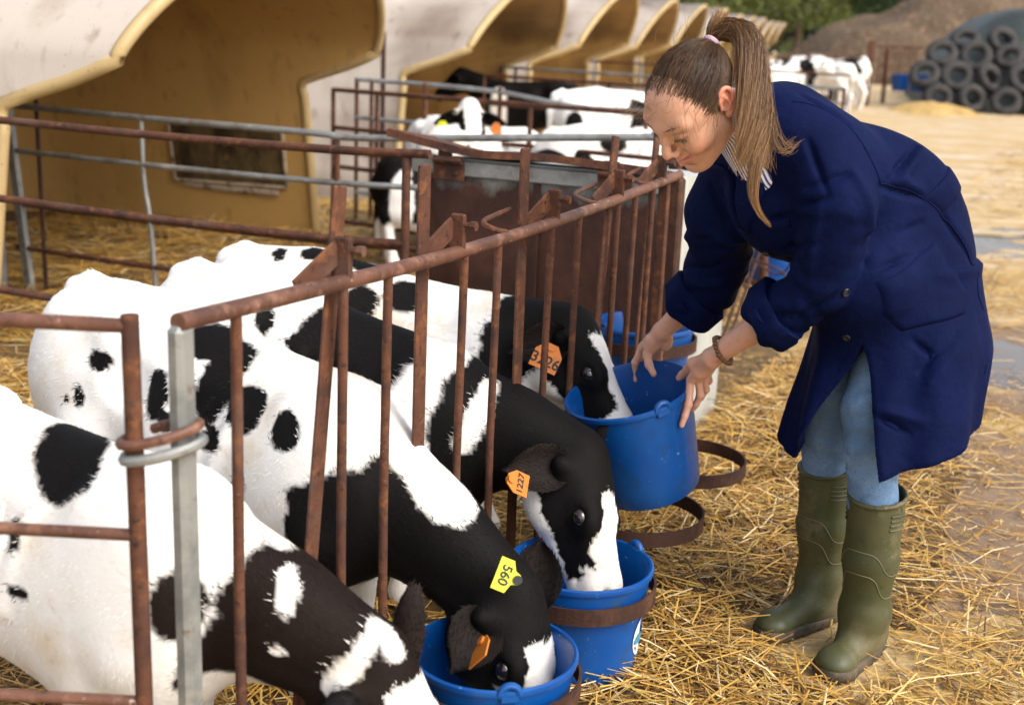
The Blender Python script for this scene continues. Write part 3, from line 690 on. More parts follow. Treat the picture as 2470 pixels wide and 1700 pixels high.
def fur_mesh(v, F, col, flow, n, length, width, lift, seed):
    r = np.random.default_rng(seed)
    T = np.vstack([F[:, [0, 1, 2]], F[:, [0, 2, 3]]])
    A = np.linalg.norm(np.cross(v[T[:, 1]]-v[T[:, 0]], v[T[:, 2]]-v[T[:, 0]]), axis=1)
    t = T[r.choice(len(T), n, p=A/A.sum())]
    a, b = r.random((2, n)); m = a+b > 1; a[m] = 1-a[m]; b[m] = 1-b[m]; c = 1-a-b
    N = vnormals(v, F)
    p = v[t[:, 0]]*a[:, None]+v[t[:, 1]]*b[:, None]+v[t[:, 2]]*c[:, None]
    nn = N[t[:, 0]]*a[:, None]+N[t[:, 1]]*b[:, None]+N[t[:, 2]]*c[:, None]; nn /= np.linalg.norm(nn, axis=1)[:, None]
    cc = col[t[:, 0]]
    d = flow(p) + r.normal(0, .28, (n, 3)) + wob(p, 14, 3)[:, None]*np.cross(nn, flow(p))*.5
    d -= nn*(d*nn).sum(1)[:, None]; d /= np.maximum(np.linalg.norm(d, axis=1), 1e-6)[:, None]
    L = length(p)*r.uniform(.6, 1.25, n); lf = lift*r.uniform(.4, 1.6, n)
    d1 = d + nn*lf[:, None]; d1 /= np.linalg.norm(d1, axis=1)[:, None]
    s = np.cross(nn, d); s /= np.maximum(np.linalg.norm(s, axis=1), 1e-6)[:, None]
    wd = width*r.uniform(.6, 1.3, n)
    p0 = p - nn*.001
    mid = p0 + d1*(L*.55)[:, None]; tip = p0 + d1*(L*.55)[:, None] + (d1*.7+d*.5)*(L*.5)[:, None]
    P = np.stack([p0-s*wd[:, None]/2, p0+s*wd[:, None]/2, mid+s*wd[:, None]*.38, mid-s*wd[:, None]*.38, tip], 1).reshape(-1, 3)
    i = np.arange(n)*5
    f = np.vstack([np.stack([i, i+1, i+2], 1), np.stack([i, i+2, i+3], 1), np.stack([i+3, i+2, i+4], 1)])
    br = (1 + r.normal(0, .07, n))[:, None]
    k = np.repeat(np.clip(cc*br + (cc < .1)*r.uniform(0, .0025, n)[:, None], 0, .9), 5, 0)
    return P, f, k

def paint(p, base, patches, seed=0):
    """patches painted one over the other, in order: (centre, radii, colour[, ragged]); ('half', point, direction, colour[, centre, radius]);
    ('strip', a, b, radius, colour)"""
    col = np.repeat(base[None], len(p), 0); nz = wob(p, 22, seed)*.6 + wob(p, 60, seed+1)*.4
    for q in patches:
        if q[0] == 'half':
            _, pt, n, k = q[:4]; e = -((p-np.array(pt))@unit(n)) + nz*.022
            if len(q) > 4: e = np.maximum(e, np.linalg.norm(p-np.array(q[4]), axis=1)-q[5])
            f = np.clip(.5-e/.006, 0, 1)[:, None]
        elif q[0] == 'strip':
            _, a, b, r, k = q; a = np.array(a); b = np.array(b); t = np.clip(((p-a)@(b-a))/((b-a)@(b-a)), 0, 1)
            e = np.linalg.norm(p-(a+t[:, None]*(b-a)), axis=1)-r + nz*.014; f = np.clip(.5-e/.006, 0, 1)[:, None]
        else:
            c, r, k = q[:3]; g = q[3] if len(q) > 3 else .16
            e = np.linalg.norm((p-np.array(c))/np.array(r), axis=1)-1 + nz*g
            f = np.clip(.5-e/.08, 0, 1)[:, None]
        col = col*(1-f) + k*f
    return col

def calf_axes(rump, withers):
    f = np.array(withers, float)-np.array(rump, float); f[2] = 0; f = unit(f); return f, np.cross(Z3, f)

def make_calf(label, rump, withers, poll, nose, base, patches, hi=True, group=None, ears=(None, None), tags=(None, None), face=None, seed=1, fur_n=34000, roll=0., legs=True, size=1., loc_name='calf'):
    """all points in world metres; patches are given relative to the ground under the withers"""
    rump, withers, poll, nose = [np.array(q, float) for q in (rump, withers, poll, nose)]
    O = V(withers[0], withers[1], 0)
    root = empty(loc_name, O, label, 'calf', group)
    rp, wi, po, no = rump-O, withers-O, poll-O, nose-O
    f, l = calf_axes(rump, withers); S = size
    ax = unit(wi-rp); up = unit(np.cross(ax, l)); L = np.linalg.norm(wi-rp)
    hd = unit(no-po); hl = np.linalg.norm(no-po)
    hs = unit(l*math.cos(roll) + np.cross(hd, l)*math.sin(roll)); hs = unit(hs - hd*(hs@hd)); hu = np.cross(hd, hs)     # head: forward, left, top of the face
    if hu[2] < 0 and abs(roll) < 1.2: pass
    allp = np.array([rp, wi, po, no]); m = .32
    lo = allp.min(0)-m; hi_ = allp.max(0)+m; lo[2] = -.02; hi_[2] = max(hi_[2]-.1, .9)
    h = .0092 if hi else .02
    s = SDF(lo, hi_, h)
    R = np.array([ax, l, up])
    P = lambda t, y, z: rp + ax*(t*L) + l*(y*S) + up*(z*S)
    # trunk: t runs from the pin bones (0) to the withers (1)
    s.ell(P(.22, 0, -.17), (.25*S, .155*S, .175*S), .05, R)
    s.ell(P(.55, 0, -.215), (.30*S, .175*S, .205*S), .06, R)
    s.ell(P(.92, 0, -.235), (.24*S, .165*S, .225*S), .06, R)
    s.cone(P(.05, 0, -.07), P(.3, 0, -.045), .055*S, .05*S, .05)
    s.cone(P(.3, 0, -.045), P(1.0, 0, -.05), .05*S, .045*S, .07)
    for sd in (1, -1):
        s.ell(P(.26, .105*sd, -.055), (.05*S, .032*S, .034*S), .05, R)
        s.ell(P(.02, .062*sd, -.08), (.045*S, .035*S, .045*S), .05, R)
        s.ell(P(.12, .085*sd, -.2), (.13*S, .085*S, .17*S), .05, R)
        s.ell(P(1.02, .10*sd, -.22), (.13*S, .06*S, .19*S), .06, R)
    # neck
    nb = wi + ax*.04*S - up*.17*S; nt = po - hd*.01*S - hu*.05*S
    nm = (nb+nt)/2 + up*.015*S
    s.chain([nb, nm, nt], [.126*S, .094*S, .076*S], .06, flat=(l, .78))
    s.cone(wi - up*.06*S, po-hu*.02*S-hd*.03*S, .045*S, .04*S, .07)
    # head
    H = np.array([hd, hs, hu]); Q = lambda x, y, z: po + hd*(x*hl) + hs*(y*S) + hu*(z*S)
    s.ell(Q(.14, 0, -.048), (.095*S, .078*S, .074*S), .03, H)
    s.cone(Q(.22, 0, -.04), Q(.84, 0, -.045), .064*S, .044*S, .03, flat=(hu, .92))
    s.cone(Q(.18, 0, -.122), Q(.84, 0, -.09), .056*S, .032*S, .035)
    s.ell(Q(.93, 0, -.058), (.048*S, .052*S, .043*S), .03, H)
    s.ell(Q(.90, 0, -.095), (.045*S, .04*S, .025*S), .02, H)
    for sd in (1, -1):
        s.ell(Q(.20, .055*sd, -.105), (.07*S, .03*S, .05*S), .03, H)
        s.ell(Q(.40, .052*sd, -.02), (.042*S, .026*S, .03*S), .025, H)
        s.cone(Q(.06, .05*sd, -.03), Q(.0, .085*sd, -.035), .028*S, .02*S, .02)
        if hi:
            s.ell(Q(.40, .078*sd, -.031), (.020*S, .016*S, .016*S), .008, H, sub=True)
            s.ell(Q(.97, .028*sd, -.035), (.014*S, .013*S, .010*S), .008, H, sub=True)
    if hi: s.cone(Q(.99, 0, -.082), Q(.80, .045, -.078), .004, .004, .006, sub=True); s.cone(Q(.99, 0, -.082), Q(.80, -.045, -.078), .004, .004, .006, sub=True)
    # legs
    jl = {}
    if legs:
        g = lambda p: V(p[0], p[1], 0)
        for sd in (1, -1):
            a = P(1.0, .098*sd, -.33); kn = V(*(a+f*.03)[:2], .285*S); ft = V(*(a+f*.015)[:2], .085*S); to = V(*(a+f*.045)[:2], .03*S)
            s.chain([a, kn, ft, to], [.062*S, .034*S, .027*S, .033*S], .03)
            s.ell(kn, (.037*S, .036*S, .045*S), .02)
            st = P(.26, .11*sd, -.30); hk = P(-.05, .095*sd, 0); hk = V(hk[0], hk[1], .36*S); hf = V(*(hk+f*.045)[:2], .09*S); ht = V(*(hk+f*.085)[:2], .03*S)
            s.chain([st, hk], [.095*S, .037*S], .05); s.chain([hk, hf, ht], [.034*S, .027*S, .034*S], .03)
    # tail lying over the buttocks
    tl = [P(.0, 0, -.02), P(-.06, 0, -.05), P(-.09, .01, -.16), P(-.08, .015, -.32), P(-.07, .0, -.46)]
    s.chain(tl, [.026*S, .024*S, .02*S, .018*S, .022*S], .02)
    for sd in (1, -1):          # shoulder blade, point of hip, ribs, flank hollow, tendon of the neck
        s.cone(P(.93, .085*sd, -.06), P(1.10, .13*sd, -.26), .030*S, .042*S, .035); s.ell(P(.66, .150*sd, -.10), (.06*S, .03*S, .05*S), .04, R, sub=True)
        s.ell(P(.27, .118*sd, -.050), (.040*S, .022*S, .026*S), .022, R); s.cone(P(.30, .12*sd, -.075), P(.30, .125*sd, -.22), .018*S, .03*S, .03)
        for q in range(5): s.cone(P(.48+.075*q, .135*sd, -.075), P(.46+.075*q, .172*sd, -.24), .008*S, .008*S, .016)
        s.ell(P(.40, .155*sd, -.11), (.05*S, .035*S, .05*S), .04, R, sub=True)
        s.cone(nb + l*.06*sd - up*.03, nt + l*.045*sd - hu*.03, .022*S, .018*S, .03)
    v, F = s.mesh(2)
    # colour
    col = paint(v, base, patches, seed)
    if face is not None: col = face(v, col, Q, H, hl, S)
    xh = (v-po)@hd/hl; near = (np.abs((v-po)@hs) < .09) & (xh > .93) & (((v-po)@hu) > -.075)
    me = mesh_from('calf_body', v, F, True, col); link('body', me, M['calf'], root)
    # fur
    seg = [(rp, wi, -ax*.9-up*.25), (wi-up*.15, rp-up*.2, -ax*.7-up*.6), (wi-up*.07, po, -unit(po-wi)), (wi-up*.25, po-hu*.09, -unit(po-wi)-Z3*.5), (po, no, -hd)]
    if legs: seg += [(P(1, .098, -.35), V(*P(1, .098, 0)[:2], .05), -Z3), (P(1, -.098, -.35), V(*P(1, -.098, 0)[:2], .05), -Z3), (P(.05, .1, -.35), V(*P(0, .095, 0)[:2], .05), -Z3), (P(.05, -.1, -.35), V(*P(0, -.095, 0)[:2], .05), -Z3)]
    def flow(p):
        best = np.full(len(p), 9.); out = np.zeros((len(p), 3))
        for a, b, d in seg:
            ab = b-a; t = np.clip(((p-a)@ab)/(ab@ab), 0, 1); e = np.linalg.norm(p-(a+t[:, None]*ab), axis=1)
            k = e < best; best[k] = e[k]; out[k] = d
        return out
    def length(p):
        e = np.linalg.norm(p-(po+no)/2, axis=1); return np.where(e < hl*.75, .009, np.where(p[:, 2] < .3, .010, .0125))*S
    if fur_n:
        fp, ff, fc = fur_mesh(v, F, col, flow, fur_n, length, .0016 if hi else .006, .24, seed+10)
        fo = link('fur', mesh_from('calf_fur', fp, ff, False, fc), M['fur'], root); fo['kind'] = 'stuff'
    # eyes
    for sd in (1, -1):
        c = Q(.40, .064*sd, -.031); b = SDF(c-.03, c+.03, .0035); b.ell(c, (.0205*S, .0165*S, .0175*S), 0, H); ev, eF = b.mesh(1)
        link('eye', mesh_from('calf_eye', ev, eF), M['eye'], root)
    # ears: a leaf-shaped cup; direction given per ear or sideways by default
    for i, sd in enumerate((1, -1)):
        d = ears[i]; d = unit(hs*sd*.95 - hd*.25 - hu*.1) if d is None else unit(d)
        b0 = Q(.03, .075*sd, -.035); fc_ = unit(np.cross(d, np.cross(hd*.9+hu*-.1, d)))        # the cup opens forward/down
        if tags[i] is not None and len(tags[i]) > 2 and tags[i][2] is not None: fc_ = unit(tags[i][2] - d*(tags[i][2]@d))
        sx = np.cross(d, fc_); n1, n2 = 12, 9; ev = []
        for layer in (0, 1):
            for a in range(n1):
                t = a/(n1-1); wd = .052*S*(math.sin(math.pi*min(1, (t*.86+.12))**.85)**.75 if t < 1 else .12)
                if a == n1-1: wd = .006
                for b in range(n2):
                    q = b/(n2-1)*2-1
                    ev.append(b0 + d*(.135*S*t) + sx*(wd*q) + fc_*((.032*S*(1-t*.55))*(q*q)-.016*S) - fc_*(.011*S*layer*(1-abs(q)**3)*(1-t**4)) - Z3*.012*t*t)
        ev = np.array(ev); fcs = []; K = n1*n2
        for a in range(n1-1):
            for b in range(n2-1):
                i0 = a*n2+b; fcs += [(i0, i0+1, i0+n2+1, i0+n2), (K+i0, K+i0+n2, K+i0+n2+1, K+i0+1)]
        ring = [b for b in range(n2)] + [a*n2+n2-1 for a in range(1, n1)] + [(n1-1)*n2+b for b in range(n2-2, -1, -1)] + [a*n2 for a in range(n1-2, 0, -1)]
        for a in range(len(ring)):
            p_, q_ = ring[a], ring[(a+1) % len(ring)]; fcs.append((q_, p_, K+p_, K+q_))
        fcs = np.array(fcs)
        ec = BLK if tags[i] is None or len(tags[i]) < 4 else tags[i][3]
        ec2 = np.repeat((ec*1.8+.004)[None], len(ev), 0); ec2[:n1*n2] = ec*1.1+V(.010, .007, .006)
        eo = link('ear', mesh_from('calf_ear', ev, fcs, True, ec2), M['calf'], root)
        if fur_n and hi:
            fp, ff, fk = fur_mesh(ev, fcs, ec2*1.2, lambda p: np.repeat(d[None], len(p), 0), 1800, lambda p: np.full(len(p), .011), .0022, .35, seed+20+i)
            fo = link('ear_fur', mesh_from('calf_ear_fur', fp, ff, False, fk), M['fur'], eo); fo['kind'] = 'stuff'
        if tags[i] is not None: ear_tag(root, b0 + d*.085*S, d, fc_, sx, tags[i], S)
    return root, dict(v=v, F=F, O=O, Q=Q, H=H, P=P)

def text_mesh(txt, size, ext):
    cu = bpy.data.curves.new('number', 'FONT'); cu.body = txt; cu.size = size; cu.extrude = ext; cu.align_x = 'CENTER'; cu.align_y = 'CENTER'; cu.offset = size*.018
    o = bpy.data.objects.new('number', cu); C.objects.link(o); dg = bpy.context.evaluated_depsgraph_get()
    me = bpy.data.meshes.new_from_object(o.evaluated_get(dg)); bpy.data.objects.remove(o); return me

def root_loc(r): return np.array(r.location)
def ear_tag(root, c, d, fc, sx, spec, S):
    """spec: (material key, text, ...; optional dict with 'x','n' axes)"""
    o = spec[4] if len(spec) > 4 else {}
    n = unit(o.get('n', fc)); x = o.get('x', sx); x = unit(x - n*(x@n)); y = np.cross(n, x)
    c = np.array(o['pos']) - root_loc(root) if 'pos' in o else c + n*.012 + np.array(o.get('off', (0, 0, 0)))
    w, h_ = o.get('w', .052), o.get('h', .062)
    out = o.get('shape', [(-.5, -.5), (.5, -.5), (.5, .15), (.22, .5), (-.22, .5), (-.5, .15)])
    mb = MB(); k = len(out); rr = []
    for zz in (-.0014, .0014):
        for (a, b) in out: rr.append(c + x*a*w + y*b*h_ + n*zz)
    mb.add(rr, [tuple(range(k-1, -1, -1)), tuple(range(k, 2*k))] + [(i, (i+1) % k, k+(i+1) % k, k+i) for i in range(k)])
    t = mb.build('ear_tag', M[spec[0]], root, smooth=False)
    b = MB(); q = c + y*h_*.36; b.tube([q-n*.006, q+n*.006], .0085, 12); b.build('stud', M['ink' if o.get('stud') else spec[0]], t)
    if spec[1]:
        me = text_mesh(spec[1], o.get('ts', .033), .0004)
        mm = np.eye(4); mm[:3, 0] = x; mm[:3, 1] = y; mm[:3, 2] = n; mm[:3, 3] = c + n*.002 - y*h_*o.get('ty', .12)
        to = link('number', me, M['ink'], t); to.matrix_local = Matrix(mm.tolist())
    return t
CALF = {}
def face_blaze(w0, w1, x0, x1, chin=.8, jaw=None):
    """white blaze down the face between x0 and x1 (0 = poll, 1 = muzzle), half width w0 to w1; white from chin on and below jaw"""
    def fn(v, col, Q, H, hl, S):
        p = v - Q(0, 0, 0); x = p@H[0]/hl; y = p@H[1]; z = p@H[2]; nz = wob(v, 45, 5)*.010
        head = (np.linalg.norm(v-Q(.5, 0, -.05), axis=1) < hl*.78)
        t = np.clip((x-x0)/(x1-x0), 0, 1); wd = w0+(w1-w0)*t
        k = head & (x > x0+nz*3) & (x < 1.4) & (np.abs(y)+nz < wd) & (z > -.07)
        if chin: k |= head & (x > chin+nz*3)
        if jaw is not None: k |= head & (z+nz < jaw) & (x > .1)
        col = col.copy(); col[k] = WHT
        return col
    return fn
GRP = 'calves drinking at the feed fence'
FN = 34000
RT, UPV = V(1, 0, 0), V(0, .25, .97); TOCAM = V(0, -.93, .37)
_f = V(.914, -.407, 0)
CALF['A'] = make_calf('white calf with one big black spot on its flank and a brown-black neck', pen(1.52, .87, .71), pen(1.51, .23, .64), pen(1.58, -.165, .355), pen(1.57, -.31, .13), WHT, [
    ((-.148, .0, .66), (.062, .16, .075), BLK), ((-.217, -.07, .541), (.018, .06, .024), BLK), ((-.199, -.1, .459), (.024, .06, .010), BLK, .3),
    ('half', _f*.19+Z3*.545, _f-Z3*.35, BRN), ((.07, -.16, .475), (.045, .06, .055), BRN), ((.215, -.03, .60), (.05, .08, .07), WHT),
    ((.228, -.125, .495), (.018, .05, .045), WHT, .3), ((.216, -.15, .398), (.014, .03, .010), WHT),
    ('strip', (.37, -.10, .43), (.30, -.16, .335), .020, WHT), ('strip', (.37, -.10, .43), (.40, -.12, .40), .016, WHT),
    ((.13, -.07, .22), (.13, .16, .13), WHT)],
    group=GRP, seed=1, fur_n=FN, face=face_blaze(.055, .065, .10, .8, .75), ears=(V(.15, .5, .85), V(-.5, -.8, -.25)),
    tags=(('tag_yellow', '', None, BRN, dict(n=V(-.3, .9, .2), x=UPV, w=.03, h=.035, off=V(-.03, -.005, -.04))), None))
CALF['B'] = make_calf('white calf with scattered black spots, its black head down in the nearest bucket', pen(2.08, .88, .795), pen(2.00, .18, .67), pen(1.985, -.215, .305), pen(1.925, -.325, .085), WHT, [
    ('half', _f*-.02, _f*.9-Z3*.0, BLK), ('half', (-.02, -.1, .53), _f*-.35+Z3, WHT, (0, 0, .6), .24),
    ((-.522, .139, .66), (.027, .06, .024), BLK, .3), ((-.571, .143, .579), (.013, .06, .024), BLK), ((-.603, .155, .567), (.008, .05, .01), BLK),
    ((-.384, .051, .616), (.026, .07, .05), BLK), ((-.36, .022, .57), (.02, .07, .02), BLK, .3), ((-.29, .11, .72), (.055, .06, .042), BLK, .25),
    ('strip', (-.225, .07, .70), (-.285, .015, .615), .042, BLK), ((-.19, -.02, .618), (.042, .07, .045), BLK, .25), ((-.102, -.11, .605), (.031, .06, .038), BLK),
    ((-.262, -.03, .554), (.024, .06, .024), BLK), ((-.195, -.09, .487), (.014, .05, .022), BLK),
    ('strip', (0, -.0, .70), (.12, -.05, .60), .085, WHT), ('strip', (.10, -.07, .61), (.215, -.13, .49), .055, WHT), ((.03, .05, .14), (.2, .22, .165), WHT)],
    group=GRP, seed=2, fur_n=FN, face=face_blaze(.042, .06, .30, .8, .70), ears=(V(.10, .30, .95), V(-.35, -.92, -.12)),
    tags=(('tag_yellow', '560', -TOCAM*-1, BLK, dict(n=TOCAM+V(.15, 0, .1), x=V(-.36, -.24, -.93), w=.060, h=.048, ts=.025, ty=.16, pos=V(0.010, 2.087, 0.395), stud=1,
            shape=[(-.5, -.5), (.5, -.5), (.5, .05), (.2, .18), (.14, .42), (.0, .5), (-.16, .42), (-.24, .18), (-.5, .02)])),
          ('tag_orange', '', TOCAM, BLK, dict(n=V(-.80, -.08, .55), x=V(.5, -.3, .6), w=.05, h=.056, off=V(.035, -.045, .01)))))
CALF['C'] = make_calf('black and white calf with orange ear tag, head in the second bucket', pen(2.38, .83, .785), pen(2.44, .19, .64), pen(2.45, -.165, .435), pen(2.34, -.30, .20), WHT, [
    ((-.417, .032, .69), (.022, .07, .036), BLK), ((-.20, -.01, .645), (.15, .17, .115), BLK), ((-.335, -.01, .645), (.03, .06, .02), BLK, .3), ('strip', (-.372, .03, .70), (-.385, .02, .655), .013, WHT),
    ('half', _f*.045, _f, BLK), ((.0, .0, .66), (.06, .14, .06), WHT), ('strip', (.10, -.09, .60), (.05, -.16, .47), .024, WHT), ((.02, .05, .13), (.2, .22, .15), WHT)],
    group=GRP, seed=3, fur_n=FN, face=face_blaze(.036, .05, .26, .9, .80, -.105), ears=(V(.25, .45, .85), V(-.88, -.42, .18)),
    tags=(('tag_yellow', '', None, BLK, dict(n=V(-.9, -.3, .2), x=UPV, w=.03, h=.03, off=V(-.03, -.03, -.045))),
          ('tag_orange', '1227', TOCAM, BLK, dict(n=V(.62, -.62, .45), x=V(.42, .22, .86), w=.050, h=.056, ts=.022, off=V(-.030, -.03, -.030)))))
CALF['D'] = make_calf('black-headed calf with a numbered orange tag drinking from the bucket the woman holds', pen(2.62, .87, .79), pen(2.82, .25, .68), pen(2.83, .015, .625), pen(2.78, -.16, .435), WHT, [
    ((-.552, .0, .775), (.017, .06, .014), BLK, .3), ((-.72, .12, .76), (.05, .05, .06), BLK), ((-.454, .0, .78), (.05, .06, .015), BLK, .3),
    ((-.36, .04, .75), (.085, .10, .04), BLK, .25), ((-.335, -.075, .675), (.045, .06, .05), BLK, .25), ('strip', (-.41, .0, .772), (-.30, -.04, .72), .007, WHT), ((-.231, -.05, .69), (.05, .07, .04), BLK, .25),
    ('half', _f*.03, _f, BLK), ('strip', (.12, -.13, .45), (.2, -.14, .44), .035, WHT), ((.06, -.02, .33), (.12, .14, .09), WHT, .3), ((.02, .05, .13), (.2, .22, .13), WHT)],
    group=GRP, seed=4, fur_n=FN, face=face_blaze(.048, .034, .10, .9, .82, -.118), ears=(None, V(-.93, -.35, -.05)),
    tags=(('tag_orange', '', None, BLK), ('tag_orange', '3226', TOCAM, BLK, dict(n=TOCAM+V(.05, 0, 0), x=V(.92, -.09, -.38), w=.068, h=.066, ts=.036, ty=.17, off=V(.036, -.03, -.024)))))
_b = CALF['B'][0]; _q = V(.020, 2.140, .322)
_m = MB(); _m.tube([_q - np.array(_b.location) + (V(1, 0, 0)*math.cos(a)*.017 + V(0, .3, .95)*math.sin(a)*.019) for a in np.linspace(-2.4, 1.5, 18)], .0055, 8); _m.build('tag_ring', M['tag_orange'], _b)
# ---------------------------------------------------------------- other calves, smaller in the picture
G2 = 'calves in the pens further back'
f_ = lambda v: (v[0], v[1], v[2])
def stand(label, x, y, ang, base, patches, poll=None, nose=None, seed=1, hi=True, n=12000, face=None, ht=.72, L=.66, tags=(None, None), group=G2, ears=(None, None)):
    d = V(math.cos(ang), math.sin(ang), 0); wi = V(x, y, ht); ru = wi - d*L + V(0, 0, .02)
    po = wi + d*.40 + V(0, 0, .06) if poll is None else np.array(poll); no = po + d*.22 - V(0, 0, .17) if nose is None else np.array(nose)
    return make_calf(label, ru, wi, po, no, base, patches, hi=hi, group=group, seed=seed, fur_n=n, face=face, tags=tags, ears=ears)
# black calf with the white hip, standing between the box and the hut
stand('black calf with a white hip patch standing behind the rusty fence post', -.05, 6.95, math.radians(12), BLK, [
    ('strip', (-.53, -.29, .64), (-.56, -.29, .54), .04, WHT), ((-.565, -.28, .42), (.065, .12, .17), WHT, .2), ((-.5, -.1, .12), (.45, .4, .22), WHT), ((0, 0, .16), (.3, .3, .2), WHT)], seed=11, n=14000, ht=.63, face=face_blaze(.03, .04, .2, .8))
# white-faced calf looking at us over the second fence
po_, no_ = V(-.29, 7.30, .885), V(-.24, 7.03, .655)
stand('white-faced calf with a yellow and an orange tag looking through the second fence', -.40, 7.75, math.radians(-72), WHT, [((-.1, -.1, .8), (.12, .2, .08), BLK), ('half', (.02, -.2, .70), V(.15, -.5, -.85), BLK)], poll=po_, nose=no_, seed=12, n=9000,
      face=face_blaze(.055, .035, -.15, .9, .82), ht=.74, tags=(('tag_orange', '', None, BLK, dict(n=V(.1, -1, .2), x=RT, w=.06, h=.075, off=V(.0, -.03, -.05))), ('tag_yellow', '', None, BLK, dict(n=V(-.1, -1, .2), x=RT, w=.07, h=.08, off=V(.0, -.03, -.05)))), ears=(V(.85, -.2, -.2), V(-.85, -.2, -.35)))
stand('white calf with one black eye-shaped spot on its rump, seen from behind', 1.08, 9.1, math.radians(20), WHT, [((-.72, -.43, .72), (.06, .12, .09), BLK), ('half', (-.45, -.16, .6), V(1, .3, -.3), BLK), ((-.2, -.05, .96), (.8, .25, .09), WHT), ('strip', (-.36, -.30, .80), (-.40, -.30, .5), .045, WHT)], seed=13, n=9000, ht=.93, L=.86)
stand('black calf with a white shoulder band in the third hut', -.20, 11.6, math.radians(172), BLK, [('strip', (-.02, -.2, .85), (.0, -.2, .3), .08, WHT), ((0, 0, .18), (.9, .3, .2), WHT)], seed=14, n=0, hi=False, ht=.86)
stand('white calf with its back just above the box lid, left one', .02, 7.45, math.radians(28), WHT, [], seed=15, n=5000, ht=.77, L=.55, poll=V(.35, 7.6, .50), nose=V(.5, 7.6, .3), hi=False)
stand('white calf with a grey-black oval spot behind the box lid', .78, 7.25, math.radians(14), WHT, [((-.26, -.22, .74), (.085, .12, .05), BLK), ('half', (.05, -.1, .6), V(1, 0, 0), BLK)], seed=16, n=7000, ht=.80, L=.62, poll=V(1.05, 7.25, .66), nose=V(1.2, 7.0, .48), tags=(None, ('tag_orange', '', None, BLK, dict(n=V(0, -1, .2), x=RT, w=.06, h=.07, off=V(.02, -.03, -.05)))))
stand('black and white calf drinking behind the woman\'s face', 1.30, 8.4, math.radians(24), WHT, [('half', (-.05, 0, .6), V(1, .2, 0), BLK), ((-.35, -.2, .55), (.12, .2, .10), BLK)], seed=17, n=5000, ht=.74, L=.62, hi=False)
FAR = [(3.9, 19.2, 60, 'white', 'white calf in the far herd, close to the hair'), (4.9, 22.8, 10, 'mix2', 'pied calf in the far herd with a black shoulder'), (5.6, 25.5, 100, 'mix', 'pied calf standing at the back of the far herd'), (4.6, 22.0, 80, 'white', 'white calf in the far herd next to the ponytail'), (5.3, 23.5, 150, 'mix', 'black and white calf in the far herd, left part'), (5.9, 24.5, 20, 'black', 'black calf in the far herd, middle'), (6.1, 25.6, 160, 'mix2', 'pied calf in the far herd, right of the middle'), (6.9, 27.0, -75, 'white', 'cream-white calf at the right end of the far herd'), (4.2, 20.5, 30, 'black', 'black calf at the left end of the far herd'), (6.6, 27.9, 170, 'mix', 'pied calf behind the cream-white far calf')]
for i, (x, y, a, k, lb) in enumerate(FAR):
    bs = BLK if k == 'black' else WHT
    pt = [] if k in ('white', 'black') else [((-.2, 0, .6), (.2, .3, .25), BLK, .5), ((.25, 0, .6), (.15, .2, .2), BLK, .5)] if k == 'mix' else [((-.45, 0, .6), (.2, .3, .3), BLK, .5), ((.05, 0, .6), (.14, .3, .3), BLK, .5)]
    stand(lb, x, y, math.radians(a), bs, pt, seed=30+i, n=0, hi=False, ht=.92, group='far herd of calves')
# ---------------------------------------------------------------- the woman
M['skin'] = mat('skin', (.6, .33, .22), .46, 0, [(90, (.93, .86, .82), .5, .75)], [(420, .10, .0012)], attr=True, spec=.4, sss=.35)
M['skin'].node_tree.nodes['Mix'].blend_type = 'MULTIPLY'
def cloth_mat(name, col, layers=(), weave=900, rough=.75, sheen=.0, attr=False):
    m = mat(name, col, rough, 0, layers, [(weave, .12, .0006), (11, .45, .020), (27, .30, .008)], attr=attr, spec=.07, sheen=sheen); return m
M['coat'] = cloth_mat('navy_work_coat', (.0018, .0050, .034), [(5, (.0030, .0078, .048), .45, .7), (60, (.0013, .0036, .026), .55, .75)])
M['coat_seam'] = cloth_mat('navy_seam', (.005, .009, .06))
M['jeans'] = cloth_mat('washed_jeans', (.11, .19, .32), [(5, (.22, .33, .48), .42, .66), (260, (.07, .13, .24), .52, .74), (18, (.06, .115, .22), .56, .75)], 700)
M['boot'] = mat('olive_rubber', (.050, .056, .020), .55, 0, [(5, (.085, .080, .032), .40, .62), (8, (.20, .155, .085), .52, .74), (50, (.03, .03, .014), .60, .74), (120, (.24, .19, .11), .66, .74)], [(60, .08, .002)], spec=.5, rvar=.12)
M['boot_line'] = mat('dusty_rubber_line', (.13, .12, .06), .6)
M['sole'] = mat('muddy_sole', (.035, .03, .02), .7, 0, [(20, (.14, .10, .06), .45, .7)], [(70, .4, .004)])
def stripe_mat():
    m = bpy.data.materials.new('striped_shirt'); m.use_nodes = True; T = m.node_tree; N = T.nodes; L = T.links; b = N['Principled BSDF']
    tc = N.new('ShaderNodeTexCoord'); mp = N.new('ShaderNodeMapping'); mp.inputs['Rotation'].default_value = (.2, .3, .9); L.new(tc.outputs['Object'], mp.inputs['Vector'])
    wv = N.new('ShaderNodeTexWave'); wv.inputs['Scale'].default_value = 44; wv.inputs['Distortion'].default_value = 1.2; wv.inputs['Detail Scale'].default_value = .6; L.new(mp.outputs[0], wv.inputs['Vector'])
    r = N.new('ShaderNodeValToRGB'); r.color_ramp.interpolation = 'CONSTANT'; r.color_ramp.elements[0].color = (.03, .04, .2, 1); r.color_ramp.elements[1].position = .42; r.color_ramp.elements[1].color = (.75, .76, .82, 1)
    L.new(wv.outputs[0], r.inputs[0]); L.new(r.outputs[0], b.inputs['Base Color']); b.inputs['Roughness'].default_value = .8; return m
M['shirt'] = stripe_mat()
M['button'] = mat('dark_button', (.012, .013, .02), .25)
